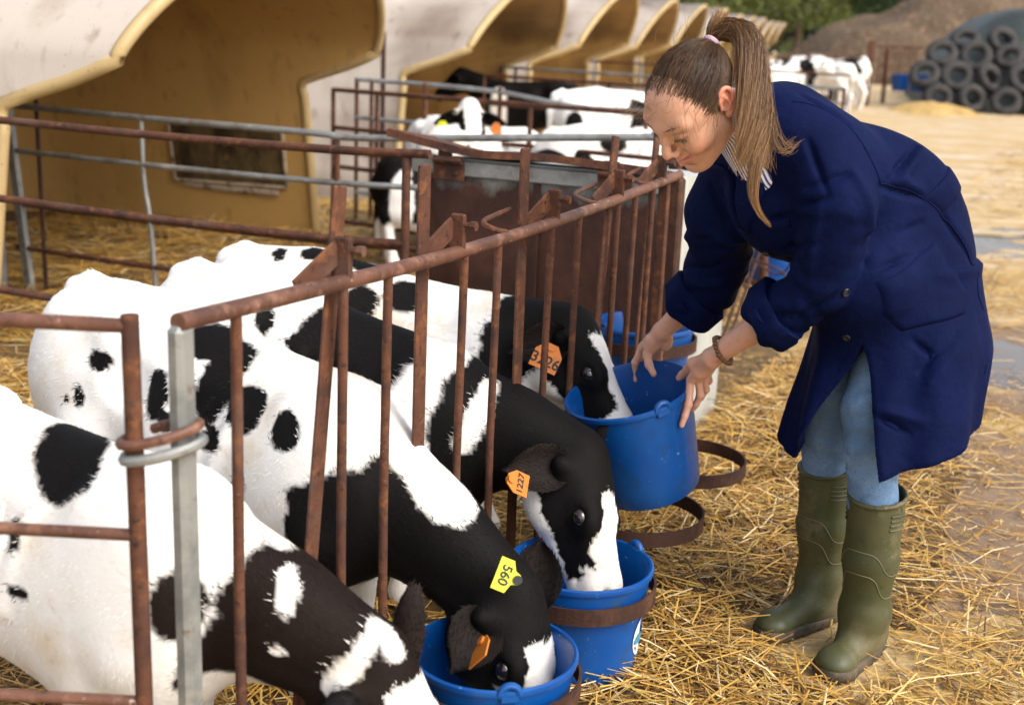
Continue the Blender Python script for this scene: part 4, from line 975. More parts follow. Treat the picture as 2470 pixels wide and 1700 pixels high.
M['bead'] = mat('brown_wooden_bead', (.16, .07, .025), .3, 0, [(60, (.08, .03, .012), .5, .7)], spec=.5)
M['hairtie'] = mat('pale_pink_hair_tie', (.62, .42, .5), .8)
M['pearl'] = mat('pearl', (.85, .83, .8), .15, 0)
PO = V(.76, 2.65, 0)
pw = empty('person', PO, 'woman in navy work coat and green boots bending to hold a bucket out', 'person')
def put(name, v, F, m, par=None, col=None, smooth=True):
    return link(name, mesh_from(name, np.asarray(v)-PO, F, smooth, col), M[m] if isinstance(m, str) else m, pw if par is None else par)
# ---- joints
Lsh, Lel, Lwr = V(.622, 2.505, 1.105), V(.632, 2.545, .865), V(.444, 2.698, .660)
Rsh, Rel, Rwr = V(.452, 2.745, 1.055), V(.478, 2.850, .820), V(.358, 2.921, .664)
HIP = V(.875, 2.755, .84)
# ---- head frame, fitted to the face in the picture
HS = .985
fH, lH = unit(V(-.482, -.506, -.715)), V(.749, -.662, -.037); lH = unit(lH-fH*(lH@fH)); uH = np.cross(fH, lH)
_t = math.radians(17); fH, lH = fH*math.cos(_t)-lH*math.sin(_t), lH*math.cos(_t)+fH*math.sin(_t)
_k = unit(V(-.336, -2.5, .12)); _R = np.array(Matrix.Rotation(math.radians(13.5), 3, Vector(_k))); fH, lH, uH = _R@fH, _R@lH, _R@uH
HO = V(.333, 2.498, 1.224)
hp_ = lambda x, y, z: HO + HS*(fH*x + lH*y + uH*z)
def head_mesh():
    s = SDF((-.14, -.105, -.16), (.15, .105, .145), .0022)
    s.ell((-.010, 0, .030), (.088, .071, .070), .01)
    s.ell((.030, 0, .022), (.064, .064, .066), .03)
    s.ell((.036, 0, -.030), (.056, .056, .078), .03)
    for d in (1, -1):
        s.cone((.008, .050*d, -.055), (.070, .018*d, -.094), .026, .020, .03)
        s.ell((.060, .042*d, -.026), (.027, .023, .023), .025)
        s.cone((.086, .006*d, .029), (.072, .046*d, .033), .010, .011, .018)
        s.ell((.101, .030*d, .010), (.017, .017, .0105), .014, sub=True)
        s.ell((.0765, .0315*d, .010), (.0155, .0170, .0125), .005)                 # closed lid over the eyeball
        s.cone((.0885, .020*d, .0030), (.0835, .046*d, .0045), .0022, .0022, .003, sub=True)
        s.cone((.088, .018*d, -.0045), (.080, .044*d, -.006), .003, .003, .008)
    s.ell((.079, 0, -.100), (.022, .022, .018), .018)
    s.chain([(.090, 0, .026), (.1000, 0, .008), (.1135, 0, -.012), (.1180, 0, -.0215)], [.0075, .0064, .0072, .0088], .012)
    for d in (1, -1):
        s.ell((.1045, .0120*d, -.0290), (.0110, .0062, .0072), .007)
        s.ell((.1125, .0062*d, -.0355), (.0055, .0028, .0035), .003, sub=True)
    s.ell((.082, 0, -.060), (.023, .030, .022), .016)
    for d in (1, -1):
        s.cone((.1055, .003*d, -.0550), (.0865, .031*d, -.0470), .0040, .0020, .004)
        s.cone((.1035, .0, -.0665), (.0862, .0285*d, -.0505), .0066, .0024, .005)
        s.cone((.1125, .0, -.0605), (.0850, .0345*d, -.0455), .0022, .0026, .002, sub=True)
        s.cone((.098, .020*d, -.033), (.079, .041*d, -.052), .0020, .0016, .007, sub=True)      # smile line
        s.ell((.076, .040*d, -.032), (.017, .016, .017), .014)                                      # cheek
    s.cone((.094, -.012, -.0795), (.094, .012, -.0795), .003, .003, .010, sub=True)
    s.cone((-.020, 0, -.05), (-.062, 0, -.17), .052, .053, .03, flat=(V(0, 1, 0), .95))
    v, F = s.mesh(2)
    # colour
    n = vnormals(v, F); c = np.repeat(V(.62, .345, .235)[None], len(v), 0)
    def tint(ctr, r, k, f=1.):
        e = np.clip(1.15-np.linalg.norm((v-np.array(ctr))/np.array(r), axis=1), 0, 1)[:, None]; e = np.minimum(e*1.6, 1)*f; return c*(1-e)+np.array(k)*e
    for d in (1, -1):
        c = tint((.075, .045*d, -.035), (.03, .03, .03), (.66, .29, .20), .55); c = tint((.0885, .030*d, .002), (.012, .018, .006), (.40, .20, .14), .6)
        c = tint((.097, .015*d, -.0535), (.016, .0190, .0044), (.46, .14, .12), .9)
        c = tint((.097, .011*d, -.0635), (.015, .0180, .0060), (.52, .17, .14), .9)
    c = tint((.122, 0, -.027), (.016, .016, .014), (.68, .28, .21), .5)
    for (p, q) in (((.072, .052, -.020), .0022), ((.083, .030, -.040), .0012), ((.06, .058, -.03), .001)):
        c = tint(p, (.006, q, q), (.36, .13, .09), .7)
    return v, F, c
def ear_mesh(d):
    s = SDF((-.055, -.02, -.045), (.03, .03, .045), .0013)
    # local: x forward, y outwards, z up, leaning back
    t = math.radians(12); R = np.array([[math.cos(t), 0, math.sin(t)], [0, 1, 0], [-math.sin(t), 0, math.cos(t)]])
    P = lambda x, z, y=0: V(x*math.cos(t)-z*math.sin(t), y+.004-x*.25, z*math.cos(t)+x*math.sin(t))
    s.ell(P(-.004, .004), (.0165, .0045, .027), .004, R)
    rim = [P(.010, -.002), P(.010, .012), P(.004, .025), P(-.007, .030), P(-.017, .024), P(-.020, .010), P(-.016, -.006), P(-.008, -.020), P(.001, -.028)]
    rr = [.0026, .003, .0035, .0036, .0036, .0034, .003, .0032, .005]
    s.chain([p+V(0, .004, 0) for p in curve_pts(rim, 24)], list(np.interp(np.linspace(0, 8, 24), range(9), rr)), .003)
    s.ell(P(.000, -.027), (.0085, .0042, .0085), .004, R)
    s.ell(P(.002, -.004, .006), (.0085, .006, .011), .003, R, sub=True); s.ell(P(-.010, .010, .0065), (.0045, .0045, .014), .003, R, sub=True)
    s.chain([p+V(0, .0045, 0) for p in (P(.001, .020), P(-.005, .008), P(-.008, -.006), P(-.002, -.016))], [.0022, .0028, .003, .0026], .003)
    s.ell(P(.0115, -.006, .004), (.0035, .004, .005), .003, R)
    v, F = s.mesh(1); k = np.repeat(V(.66, .32, .22)[None], len(v), 0); k[v[:, 1] > .0085] = (.68, .28, .19)
    if d < 0: v = v*V(1, -1, 1); F = F[:, ::-1]
    return v + V(-.010, .0705*d, -.002), F, k
LOC = lambda v: HO + HS*(v[:, :1]*fH + v[:, 1:2]*lH + v[:, 2:3]*uH)
def hand(s, wr, el, mcps, fingers, thumb, palm_r=.0135):
    s.cone(el, wr, .036, .0245, .01, flat=(unit(np.cross(wr-el, mcps[1]-mcps[2])), .86))
    for i, m in enumerate(mcps): s.cone(wr + (m-wr)*.06, m, .0175, .0105, .012)
    for i in range(len(mcps)-1): s.cone((wr*.35+mcps[i]*.65), (wr*.35+mcps[i+1]*.65), .0135, .0135, .010); s.cone(mcps[i]*.9+wr*.1, mcps[i+1]*.9+wr*.1, .010, .010, .008)
    for m, f in zip(mcps, fingers):
        r = [.0095, .0086, .0078, .0066]; s.chain([m]+list(f), r[:len(f)+1], .0035)
        s.ell(f[0], (.0093,)*3, .004)
    s.chain([wr+(thumb[0]-wr)*.15]+list(thumb), [.017, .0135, .0102, .0086, .0076][:len(thumb)+1], .008)
def hands_mesh():
    out = []
    s = SDF((.37, 2.60, .465), (.58, 2.85, .78), .0019)
    tl = Lwr + (Lel-Lwr)*.42
    mc = [V(.4085, 2.757, .589), V(.426, 2.764, .593), V(.440, 2.777, .598), V(.450, 2.789, .607)]
    fi = [[V(.4045, 2.7375, .537), V(.3975, 2.7295, .512), V(.3915, 2.7270, .491)], [V(.434, 2.766, .551), V(.427, 2.772, .528), V(.421, 2.780, .513)],
          [V(.449, 2.788, .560), V(.441, 2.797, .538), V(.434, 2.806, .527)], [V(.456, 2.802, .577), V(.448, 2.812, .560), V(.441, 2.820, .552)]]
    hand(s, Lwr, tl, mc, fi, [V(.410, 2.748, .630), V(.4035, 2.786, .604), V(.396, 2.806, .588), V(.389, 2.812, .578)])
    out.append(s.mesh(2))
    s = SDF((.27, 2.82, .49), (.46, 3.06, .80), .0019)
    tr = Rwr + (Rel-Rwr)*.65
    mc = [V(.315, 2.966, .608), V(.331, 2.982, .602), V(.347, 2.990, .603), V(.362, 2.990, .608)]
    fi = [[V(.302, 2.975, .568), V(.303, 2.985, .542), V(.306, 2.982, .522)], [V(.322, 3.002, .562), V(.319, 3.005, .535), V(.318, 2.998, .515)],
          [V(.342, 3.008, .563), V(.340, 3.006, .538), V(.336, 3.000, .52)], [V(.361, 3.000, .572), V(.358, 2.998, .552), V(.352, 2.992, .538)]]
    hand(s, Rwr, tr, mc, fi, [V(.3305, 2.928, .636), V(.3245, 2.930, .600), V(.3285, 2.913, .580), V(.3395, 2.893, .563)])
    s.ell(V(.368, 2.940, .632), (.018, .016, .024), .012); s.ell(V(.337, 2.932, .628), (.016, .014, .022), .012)
    out.append(s.mesh(2)); return out
hv, hF, hc = head_mesh(); parts_ = [(LOC(hv), hF, hc)]
for d in (1, -1):
    v, F, k = ear_mesh(d); parts_.append((LOC(v), F, k))
nails = [V(.3885, 2.7235, .4835), V(.3425, 2.8885, .5565)]
for v, F in hands_mesh():
    k = np.repeat(V(.63, .35, .245)[None], len(v), 0); e = np.clip(wob(v, 60, 4)*.5+.2, 0, 1)[:, None]*.35; k = k*(1-e)+V(.66, .30, .21)*e
    parts_.append((v, F, k))
s = SDF((.30, 2.35, .35), (1.15, 3.0, 1.32), .012)          # the rest of the figure, under the clothes
s.chain([V(.52, 2.63, 1.08), V(.70, 2.70, .96), HIP], [.07, .07, .08], .05, flat=(lH, 1.25)); s.cone(hp_(-.03, 0, -.08), V(.53, 2.64, 1.12), .045, .055, .03)
for a, b_, c_ in ((Lsh, Lel, Lwr), (Rsh, Rel, Rwr)): s.chain([a, b_, b_+(c_-b_)*.55], [.05, .042, .036], .03)
for d, kn in ((1, V(.780, 2.615, .60)), (-1, V(.730, 2.735, .60))): s.chain([HIP+V(.02, -.06, -.05)*d, kn], [.05, .03], .03)
v, F = s.mesh(1); parts_.append((v, F, np.repeat(V(.62, .345, .235)[None], len(v), 0)))
def joinp(ps):
    vs, fs, ks, n = [], [], [], 0
    for v, F, k in ps: vs.append(v); fs.append(F+n); ks.append(k); n += len(v)
    return np.vstack(vs), np.vstack(fs), np.vstack(ks)
bv, bF, bk = joinp(parts_)
for nl in nails:
    e = np.clip(1.2-np.linalg.norm(bv-nl, axis=1)/.0062, 0, 1)[:, None]; bk = bk*(1-e*.5)+V(.74, .46, .38)*e*.5
put('body', bv, bF, 'skin', None, bk)
# ---- coat
AXT = unit(V(-.755, -.29, .58)); LT = unit(V(.18, -.25, .05)); LT = unit(LT-AXT*(LT@AXT)); NT = np.cross(LT, AXT)     # up the back, to her left, out of the back
if NT[2] < 0: NT = -NT
RT3 = np.array([AXT, LT, NT])
hemC = V(.845, 2.665, 0)
def coat_mesh():
    h = .0048
    s = SDF((.28, 2.22, .41), (1.20, 3.06, 1.33), h)
    s.ell(V(.610, 2.665, 1.075), (.20, .185, .125), .04, RT3)
    s.ell(V(.515, 2.625, 1.135), (.10, .15, .085), .05, RT3)
    s.ell(V(.735, 2.715, .985), (.20, .175, .150), .05, RT3)
    s.ell(V(.80, 2.74, 1.045), (.17, .15, .085), .06, RT3)
    s.ell(V(.855, 2.760, .875), (.155, .175, .160), .06)
    s.ell(V(.735, 2.63, .86), (.125, .14, .12), .06)
    s.ell(V(.555, 2.620, .985), (.125, .115, .075), .03, RT3)
    # skirt: an uneven round drape
    zs = s.g[2]; sl = (slice(None), slice(None), slice(0, int((.90-s.lo[2])/h)))
    x, y, z = s._co(sl); t = np.clip((z-.47)/.40, 0, 1); cx = hemC[0]+(.895-hemC[0])*t; cy = hemC[1]+(2.765-hemC[1])*t
    th = np.arctan2(y-cy, x-cx); rho = np.sqrt((x-cx)**2+(y-cy)**2)
    r = .208-.022*t - .026*np.cos(th-.1)*(1-t) + .018*np.cos(th+1.9)*(1-.5*t) + (.012*np.sin(5*th+1.+1.5*t)+.008*np.sin(9*th+2.5*t+.4)+.004*np.sin(16*th+1))*(1-t)**1.1
    r = r - .06*np.clip((t-.6)/.4, 0, 1)**2 - .04*np.clip((t-.6)/.4, 0, 1)*np.clip(np.cos(th-.3), 0, 1)
    e = np.maximum((rho-r)*.85, z-.88).astype(np.float32); s._mix(sl, e, .085, False)
    # sleeves
    s.chain([Lsh+V(-.02, .03, .0), Lsh+V(.01, 0, -.07)], [.084, .078], .03)
    s.chain([Lsh+V(.01, 0, -.07), Lsh*.4+Lel*.6+V(.006, -.010, 0), Lel+V(-.002, -.003, 0), Lel+(Lwr-Lel)*.36], [.078, .070, .063, .057], .006)
    s.chain([Rsh+V(.02, -.02, .0), Rsh+V(-.01, .01, -.08)], [.080, .074], .03)
    s.chain([Rsh+V(-.01, .01, -.08), Rel+V(-.01, 0, .04), Rel+(Rwr-Rel)*.2, Rel+(Rwr-Rel)*.40], [.074, .068, .061, .056], .012)
    s.cone(V(.50, 2.61, 1.165), V(.54, 2.66, 1.165), .078, .095, .05)
    # hem plane
    p0, p1, p2 = V(.776, 2.462, .478), V(1.03, 2.64, .590), V(.631, 2.613, .452); n = unit(np.cross(p1-p0, p2-p0)); n = n if n[2] > 0 else -n
    X, Y, Z = s._co((slice(None),)*3)
    cut = (-( (X-p0[0])*n[0]+(Y-p0[1])*n[1]+(Z-p0[2])*n[2])).astype(np.float32)
    # hollow skirt
    zi = (slice(None), slice(None), slice(0, int((.80-s.lo[2])/h))); x, y, z = s._co(zi); cx2 = cx[:, :, :zi[2].stop]; cy2 = cy[:, :, :zi[2].stop]
    inner = (rho[:, :, :zi[2].stop]-(r[:, :, :zi[2].stop]-.013)); inner = np.maximum(inner, z-.79).astype(np.float32)
    s.d[zi] = np.maximum(s.d[zi], -inner)
    s.d = np.maximum(s.d, cut)
    # the front is open below the last button
    A, T1, T2 = V(.672, 2.50, .735), V(.618, 2.628, .44), V(.790, 2.452, .44); fd = unit(V(-.72, -.69, 0))
    n1 = np.cross(T1-A, fd); n1 = unit(n1); n1 = n1 if n1@(T2-A) < 0 else -n1
    n2 = np.cross(T2-A, fd); n2 = unit(n2); n2 = n2 if n2@(T1-A) < 0 else -n2
    w1 = (X-A[0])*n1[0]+(Y-A[1])*n1[1]+(Z-A[2])*n1[2]; w2 = (X-A[0])*n2[0]+(Y-A[1])*n2[1]+(Z-A[2])*n2[2]
    bk = -((X-A[0])*fd[0]+(Y-A[1])*fd[1]) - .11
    wd = np.maximum(np.maximum(w1, w2), np.maximum(bk, Z-A[2]-.0)).astype(np.float32)
    s.d = np.maximum(s.d, -wd)
    # V neck over the shirt, open sleeves and neck hole
    s.ell(hp_(-.035, 0, -.13), (.062, .058, .058), .01, np.array([fH, lH, uH]), sub=True)
    s.chain([hp_(.0, .004, -.145), V(.462, 2.512, 1.065), V(.478, 2.505, 1.0)], [.034, .012, .004], .008, sub=True)
    for a, b_ in ((Lel, Lwr), (Rel, Rwr)): s.cone(a+(b_-a)*.25, a+(b_-a)*.75, .048, .046, .006, sub=True)
    v, F = s.mesh(2)
    def side(q, n_): return (v-q)@n_
    low = v[:, 2] < .80; a1, a2, ah = side(A, n1), side(A, n2), side(p0, n); b_ = -((v-A)@fd)
    m = low & (np.abs(a1) < .0058) & (a2 < .006) & (b_ < .11); v[m] -= n1*a1[m][:, None]
    m = low & (np.abs(a2) < .0058) & (a1 < .006) & (b_ < .11); v[m] -= n2*a2[m][:, None]
    m1 = low & (np.abs(a1) < .0062) & (a2 < .006) & (b_ < .11); m2 = low & (np.abs(a2) < .0062) & (a1 < .006) & (b_ < .11); m3 = (v[:, 2] < .70) & (np.abs(ah) < .0062)
    for _ in range(6):
        q = lap(v, F, .6); mm_ = m1 | m2 | m3; v[mm_] = q[mm_]
        for m_, nn, p_ in ((m1, n1, A), (m2, n2, A), (m3, n, p0)): v[m_] -= nn*((v[m_]-p_)@nn)[:, None]
    return v, F, m1 | m2 | m3
cv, cF, c_edge = coat_mesh()
FOLDS = []
def apply_folds(v, F, folds, it=1):
    n = vnormals(v, F); out = v.copy()
    for (a, b, wd, amp) in folds:
        a = np.array(a); b = np.array(b); ab = b-a; t = np.clip(((v-a)@ab)/(ab@ab), 0, 1); q = v-(a+t[:, None]*ab); q = q - n*(q*n).sum(1)[:, None]*.5
        d = np.linalg.norm(q, axis=1); out += n*(amp*np.exp(-(d/wd)**2)*np.sin(np.pi*np.clip(t*.9+.05, 0, 1))**.5)[:, None]
    return out
def rnd_folds(a, b, r, k, amp, seed, n_ax):
    """slanting creases wrapped round a limb from a to b"""
    g = np.random.default_rng(seed); out = []; ax = unit(b-a); x = unit(np.cross(ax, n_ax)); y = np.cross(ax, x)
    for i in range(k):
        t = g.uniform(0, 1); th = g.uniform(0, 2*math.pi); sp = g.uniform(.5, 1.3); sl = g.uniform(-.35, .35)
        p = a+(b-a)*t; P = lambda u: p + ax*(sl*r*1.6*(u)) + (x*math.cos(th+sp*u)+y*math.sin(th+sp*u))*r
        out.append((P(-.7), P(.7), g.uniform(.008, .016), amp*g.choice([1, -1, 1])*g.uniform(.6, 1.2)))
    return out
FOLDS += rnd_folds(Lsh+V(0, 0, -.06), Lel+V(0, 0, .02), .08, 12, .0055, 3, V(1, 0, 0)) + rnd_folds(Lel+V(0, 0, .05), Lel+(Lwr-Lel)*.33, .07, 16, .007, 4, V(1, 0, 0))
FOLDS += rnd_folds(Rsh+V(0, 0, -.06), Rel+V(0, 0, .03), .08, 12, .006, 5, V(1, 0, 0)) + rnd_folds(Rel+V(0, 0, .05), Rel+(Rwr-Rel)*.36, .066, 14, .007, 6, V(1, 0, 0))
FOLDS += [((0.554, 2.462, 1.065), (0.637, 2.443, 1.100), .0075, -.0105), ((0.546, 2.481, 1.026), (0.598, 2.428, 1.056), .0075, -.0105), ((0.558, 2.559, 0.930), (0.588, 2.454, 0.962), .0075, -.0105), ((0.573, 2.528, 0.790), (0.657, 2.465, 0.861), .0075, -.0105), ((0.581, 2.434, 1.034), (0.586, 2.485, 0.891), .012, .0115), ((0.648, 2.449, 1.105), (0.706, 2.457, 0.964), .012, .0115), ((0.718, 2.507, 1.071), (0.823, 2.573, 1.046), .0075, -.0105), ((0.743, 2.532, 1.089), (0.822, 2.575, 1.059), .012, .0115), ((0.808, 2.613, 1.141), (0.737, 2.527, 1.082), .0075, -.0105), ((0.829, 2.630, 1.141), (0.757, 2.539, 1.074), .012, .0115), ((0.880, 2.603, 1.006), (0.967, 2.643, 0.904), .0075, -.0105), ((0.701, 2.454, 0.949), (0.828, 2.569, 0.993), .0075, -.0105), ((0.701, 2.473, 0.904), (0.798, 2.532, 0.929), .0075, -.0105), ((0.762, 2.494, 0.596), (0.826, 2.483, 0.569), .0075, -.0105), ((0.767, 2.499, 0.611), (0.850, 2.484, 0.597), .012, .0115), ((0.844, 2.518, 0.693), (0.917, 2.555, 0.765), .0075, -.0105), ((0.820, 2.553, 0.756), (0.868, 2.524, 0.726), .0075, -.0105), ((0.858, 2.500, 0.660), (0.953, 2.591, 0.786), .012, .0115), ((0.557, 2.475, 1.159), (0.593, 2.433, 1.065), .0075, -.0105), ((0.508, 2.534, 0.991), (0.547, 2.501, 1.008), .0075, -.0105), ((0.403, 2.675, 1.038), (0.459, 2.670, 0.952), .0075, -.0105), ((0.398, 2.727, 0.906), (0.472, 2.590, 0.965), .0075, -.0105), ((0.381, 2.864, 0.822), (0.477, 2.741, 0.872), .0075, -.0105), ((0.387, 2.846, 0.795), (0.472, 2.788, 0.810), .012, .0115), ((0.408, 2.691, 0.935), (0.492, 2.713, 0.912), .012, .0115), ((0.558, 2.559, 1.239), (0.645, 2.516, 1.189), .0075, -.0105)]
cv = apply_folds(cv, cF, FOLDS)
ce_ = cv.copy(); n_ = vnormals(cv, cF); cv = cv + n_*((wob(cv, 9, 7)*.0035 + wob(cv*V(1, 1, .5), 21, 8)*.0022)*np.clip((1.12-cv[:, 2])/.1, .3, 1))[:, None]
coat_o = put('coat', cv, cF, 'coat')
try: coat_o.data.set_sharp_from_angle(angle=math.radians(48))
except Exception: pass
from mathutils.bvhtree import BVHTree
coat_bvh = BVHTree.FromPolygons([Vector(p) for p in cv.tolist()], cF.tolist())
def on_coat(poly, off=.003, th=.003, step=.008, name='patch', m='coat', parent=None):
    """a flap of cloth laid on the coat: poly is a list of points near its surface"""
    poly = np.array(poly); c = poly.mean(0); hit = coat_bvh.find_nearest(Vector(c)); n = np.array(hit[1]); x = unit(np.cross(n, V(.3, .2, 1))); y = np.cross(n, x)
    q = np.stack([(poly-c)@x, (poly-c)@y], 1); lo, hi = q.min(0), q.max(0); nx = max(3, int((hi[0]-lo[0])/step)+1); ny = max(3, int((hi[1]-lo[1])/step)+1)
    import itertools
    # fan of rings: outline points resampled and shrunk towards the middle
    out = []; m_ = len(q)
    for i in range(m_):
        a, b = q[i], q[(i+1) % m_]; k = max(2, int(np.linalg.norm(b-a)/step)); out += [a+(b-a)*j/k for j in range(k)]
    out = np.array(out); K = len(out); R = 7; ring = [out*(1-r/R) + q.mean(0)*(r/R) for r in range(R)] + [np.repeat(q.mean(0)[None], 1, 0)]
    P = []
    def drop(p2, o):
        p = c + x*p2[0] + y*p2[1] + n*.06; h = coat_bvh.ray_cast(Vector(p), Vector(-n), .2)
        if h[0] is None: h = coat_bvh.find_nearest(Vector(c + x*p2[0]+y*p2[1]))
        return np.array(h[0]) + n*o
    for r in range(R): P += [drop(p, off+(th if r > 0 else 0)) for p in ring[r]]
    P.append(drop(ring[-1][0], off+th)); P0 = [drop(p, -.002) for p in out]
    Fs = []
    for r in range(R-1):
        for i in range(K): Fs.append((r*K+i, r*K+(i+1) % K, (r+1)*K+(i+1) % K, (r+1)*K+i))
    for i in range(K): Fs.append(((R-1)*K+i, (R-1)*K+(i+1) % K, R*K))
    b0 = len(P); P += P0
    for i in range(K): Fs.append((b0+i, b0+(i+1) % K, (i+1) % K, i))
    return put(name, P, Fs, m, parent)
def on_line(pts, name, m, r=.0016, parent=None, n=40, flat=.5):
    pts = curve_pts(pts, n); P = []
    for p in pts:
        h = coat_bvh.find_nearest(Vector(p)); P.append(np.array(h[0])+np.array(h[1])*.0004)
    b = MB(); b.tube([p-PO for p in P], r, 6); return b.build(name, M[m], pw if parent is None else parent)
# rolled cuffs
def cuff(a, b_, t0, r, ln, seed):
    g = np.random.default_rng(seed); ax = unit(b_-a); c = a+(b_-a)*t0; x = unit(np.cross(ax, Z3)); y = np.cross(ax, x); nt = 48
    prof = [(r-.014, .004), (r+.004, -.003), (r+.0085, .001), (r+.0080, ln*.35), (r+.0075, ln*.7), (r+.0070, ln-.003), (r+.002, ln+.002), (r-.010, ln-.001), (r-.014, ln*.5)]
    P = []; F = []; m_ = len(prof)
    for k in range(nt):
        th = 2*math.pi*k/nt; e = x*math.cos(th)+y*math.sin(th); dz = .010*math.sin(2*th+seed)+.005*math.sin(5*th+seed*2); dr = .005*math.sin(3*th+seed)+.003*math.sin(7*th+seed)
        for (rr, z) in prof: P.append(c + e*(rr+dr) + ax*(z + dz*(z/ln)))
    for k in range(nt):
        for i in range(m_): F.append((k*m_+i, ((k+1) % nt)*m_+i, ((k+1) % nt)*m_+(i+1) % m_, k*m_+(i+1) % m_))
    o = put('rolled_cuff', P, F, 'coat', coat_o)
    try: o.data.set_sharp_from_angle(angle=math.radians(50))
    except Exception: pass
    return o
cuff(Lel, Lwr, .31, .064, .055, 1); cuff(Lel, Lwr, .40, .060, .035, 4); cuff(Rel, Rwr, .33, .063, .060, 2); cuff(Rel, Rwr, .46, .056, .03, 5)
# ---- collar, lapels, pockets, belt, buttons and seams
NL = unit(V(-.5, -.8, .3))
on_coat([V(.515, 2.650, 1.262), V(.500, 2.560, 1.245), V(.482, 2.518, 1.175), V(.472, 2.520, 1.110), V(.452, 2.566, 1.095), V(.446, 2.585, 1.13), V(.470, 2.570, 1.20), V(.492, 2.640, 1.250)], .009, .006, name='collar', parent=coat_o)
on_coat([V(.474, 2.524, 1.108), V(.492, 2.530, 1.062), V(.494, 2.533, 1.040), V(.482, 2.545, 1.008), V(.478, 2.590, .952), V(.458, 2.585, .985), V(.447, 2.582, 1.045), V(.448, 2.572, 1.092)], .009, .005, name='lapel', parent=coat_o)
on_coat([V(.408, 2.654, 1.089), V(.428, 2.645, 1.048), V(.450, 2.595, 1.005), V(.472, 2.594, .958), V(.456, 2.586, .985), V(.440, 2.592, 1.035), V(.425, 2.60, 1.085)], .007, .005, name='lapel', parent=coat_o)
on_coat([V(.507, 2.535, .990), V(.542, 2.511, 1.003), V(.551, 2.518, .983), V(.514, 2.546, .967)], .002, .003, name='pocket', parent=coat_o)
on_coat([V(.724, 2.492, .880), V(.750, 2.502, .814), V(.789, 2.548, .773), V(.928, 2.595, .806), V(.936, 2.612, .848), V(.865, 2.584, .954)], .0015, .0025, name='pocket', parent=coat_o)
on_coat([V(.826, 2.574, 1.043), V(.879, 2.603, 1.013), V(.930, 2.66, 1.055), V(.955, 2.73, 1.06), V(.925, 2.74, 1.105), V(.88, 2.66, 1.095)], .0015, .003, name='half_belt', parent=coat_o)
for p in (V(.526, 2.613, .911), V(.674, 2.472, .855), V(.705, 2.570, .756)):
    h = coat_bvh.find_nearest(Vector(p)); q = np.array(h[0]); n = np.array(h[1]); b = MB(); x = unit(np.cross(n, Z3)); y = np.cross(n, x)
    b.tube([q-PO-n*.002, q-PO+n*.003], [.0088, .0088], 20); b.tube([q-PO+n*.0035+(x*math.cos(a)+y*math.sin(a))*.0078 for a in np.linspace(0, 2*math.pi, 18)[:-1]], .0016, 6, closed=True)
    b.build('button', M['button'], coat_o)
for sm in (((.532, 2.532, 1.229), (.604, 2.525, 1.212), (.682, 2.498, 1.139), (.721, 2.513, 1.075)),
           ((.721, 2.513, 1.075), (.823, 2.572, 1.045), (.909, 2.615, .979), (.970, 2.645, .900), (.968, 2.635, .833), (.998, 2.622, .780), (.998, 2.569, .680))):
    on_line([V(*q) for q in sm], 'seam', 'coat', .0014, coat_o)
# ---- shirt in the V of the coat
s = SDF((.33, 2.40, .93), (.62, 2.75, 1.28), .005)
s.chain([hp_(-.045, 0, -.150), V(.500, 2.575, 1.08)], [.060, .050], .02); s.cone(hp_(-.046, 0, -.118), hp_(-.058, 0, -.15), .0575, .065, .01); v, F = s.mesh(1); put('shirt', v, F, 'shirt')
# ---- jeans
s = SDF((.58, 2.40, .30), (1.06, 2.98, .86), .0065)
for d, kn, bt in ((1, V(.772, 2.600, .585), V(.806, 2.590, .36)), (-1, V(.722, 2.728, .585), V(.738, 2.768, .36))):
    s.chain([HIP+(V(-.02, -.06, -.08) if d > 0 else V(-.05, .03, -.08)), kn, bt], [.088, .058, .053], .02)
v, F = s.mesh(2)
g = np.random.default_rng(5); jf = []
for kn, bt in ((V(.772, 2.600, .585), V(.806, 2.590, .38)), (V(.722, 2.728, .585), V(.738, 2.768, .38))): jf += rnd_folds(kn+V(0, 0, .06), bt, .058, 34, .0062, int(kn[0]*1000), V(1, 0, 0))
v = apply_folds(v, F, jf); put('jeans', v, F, 'jeans')
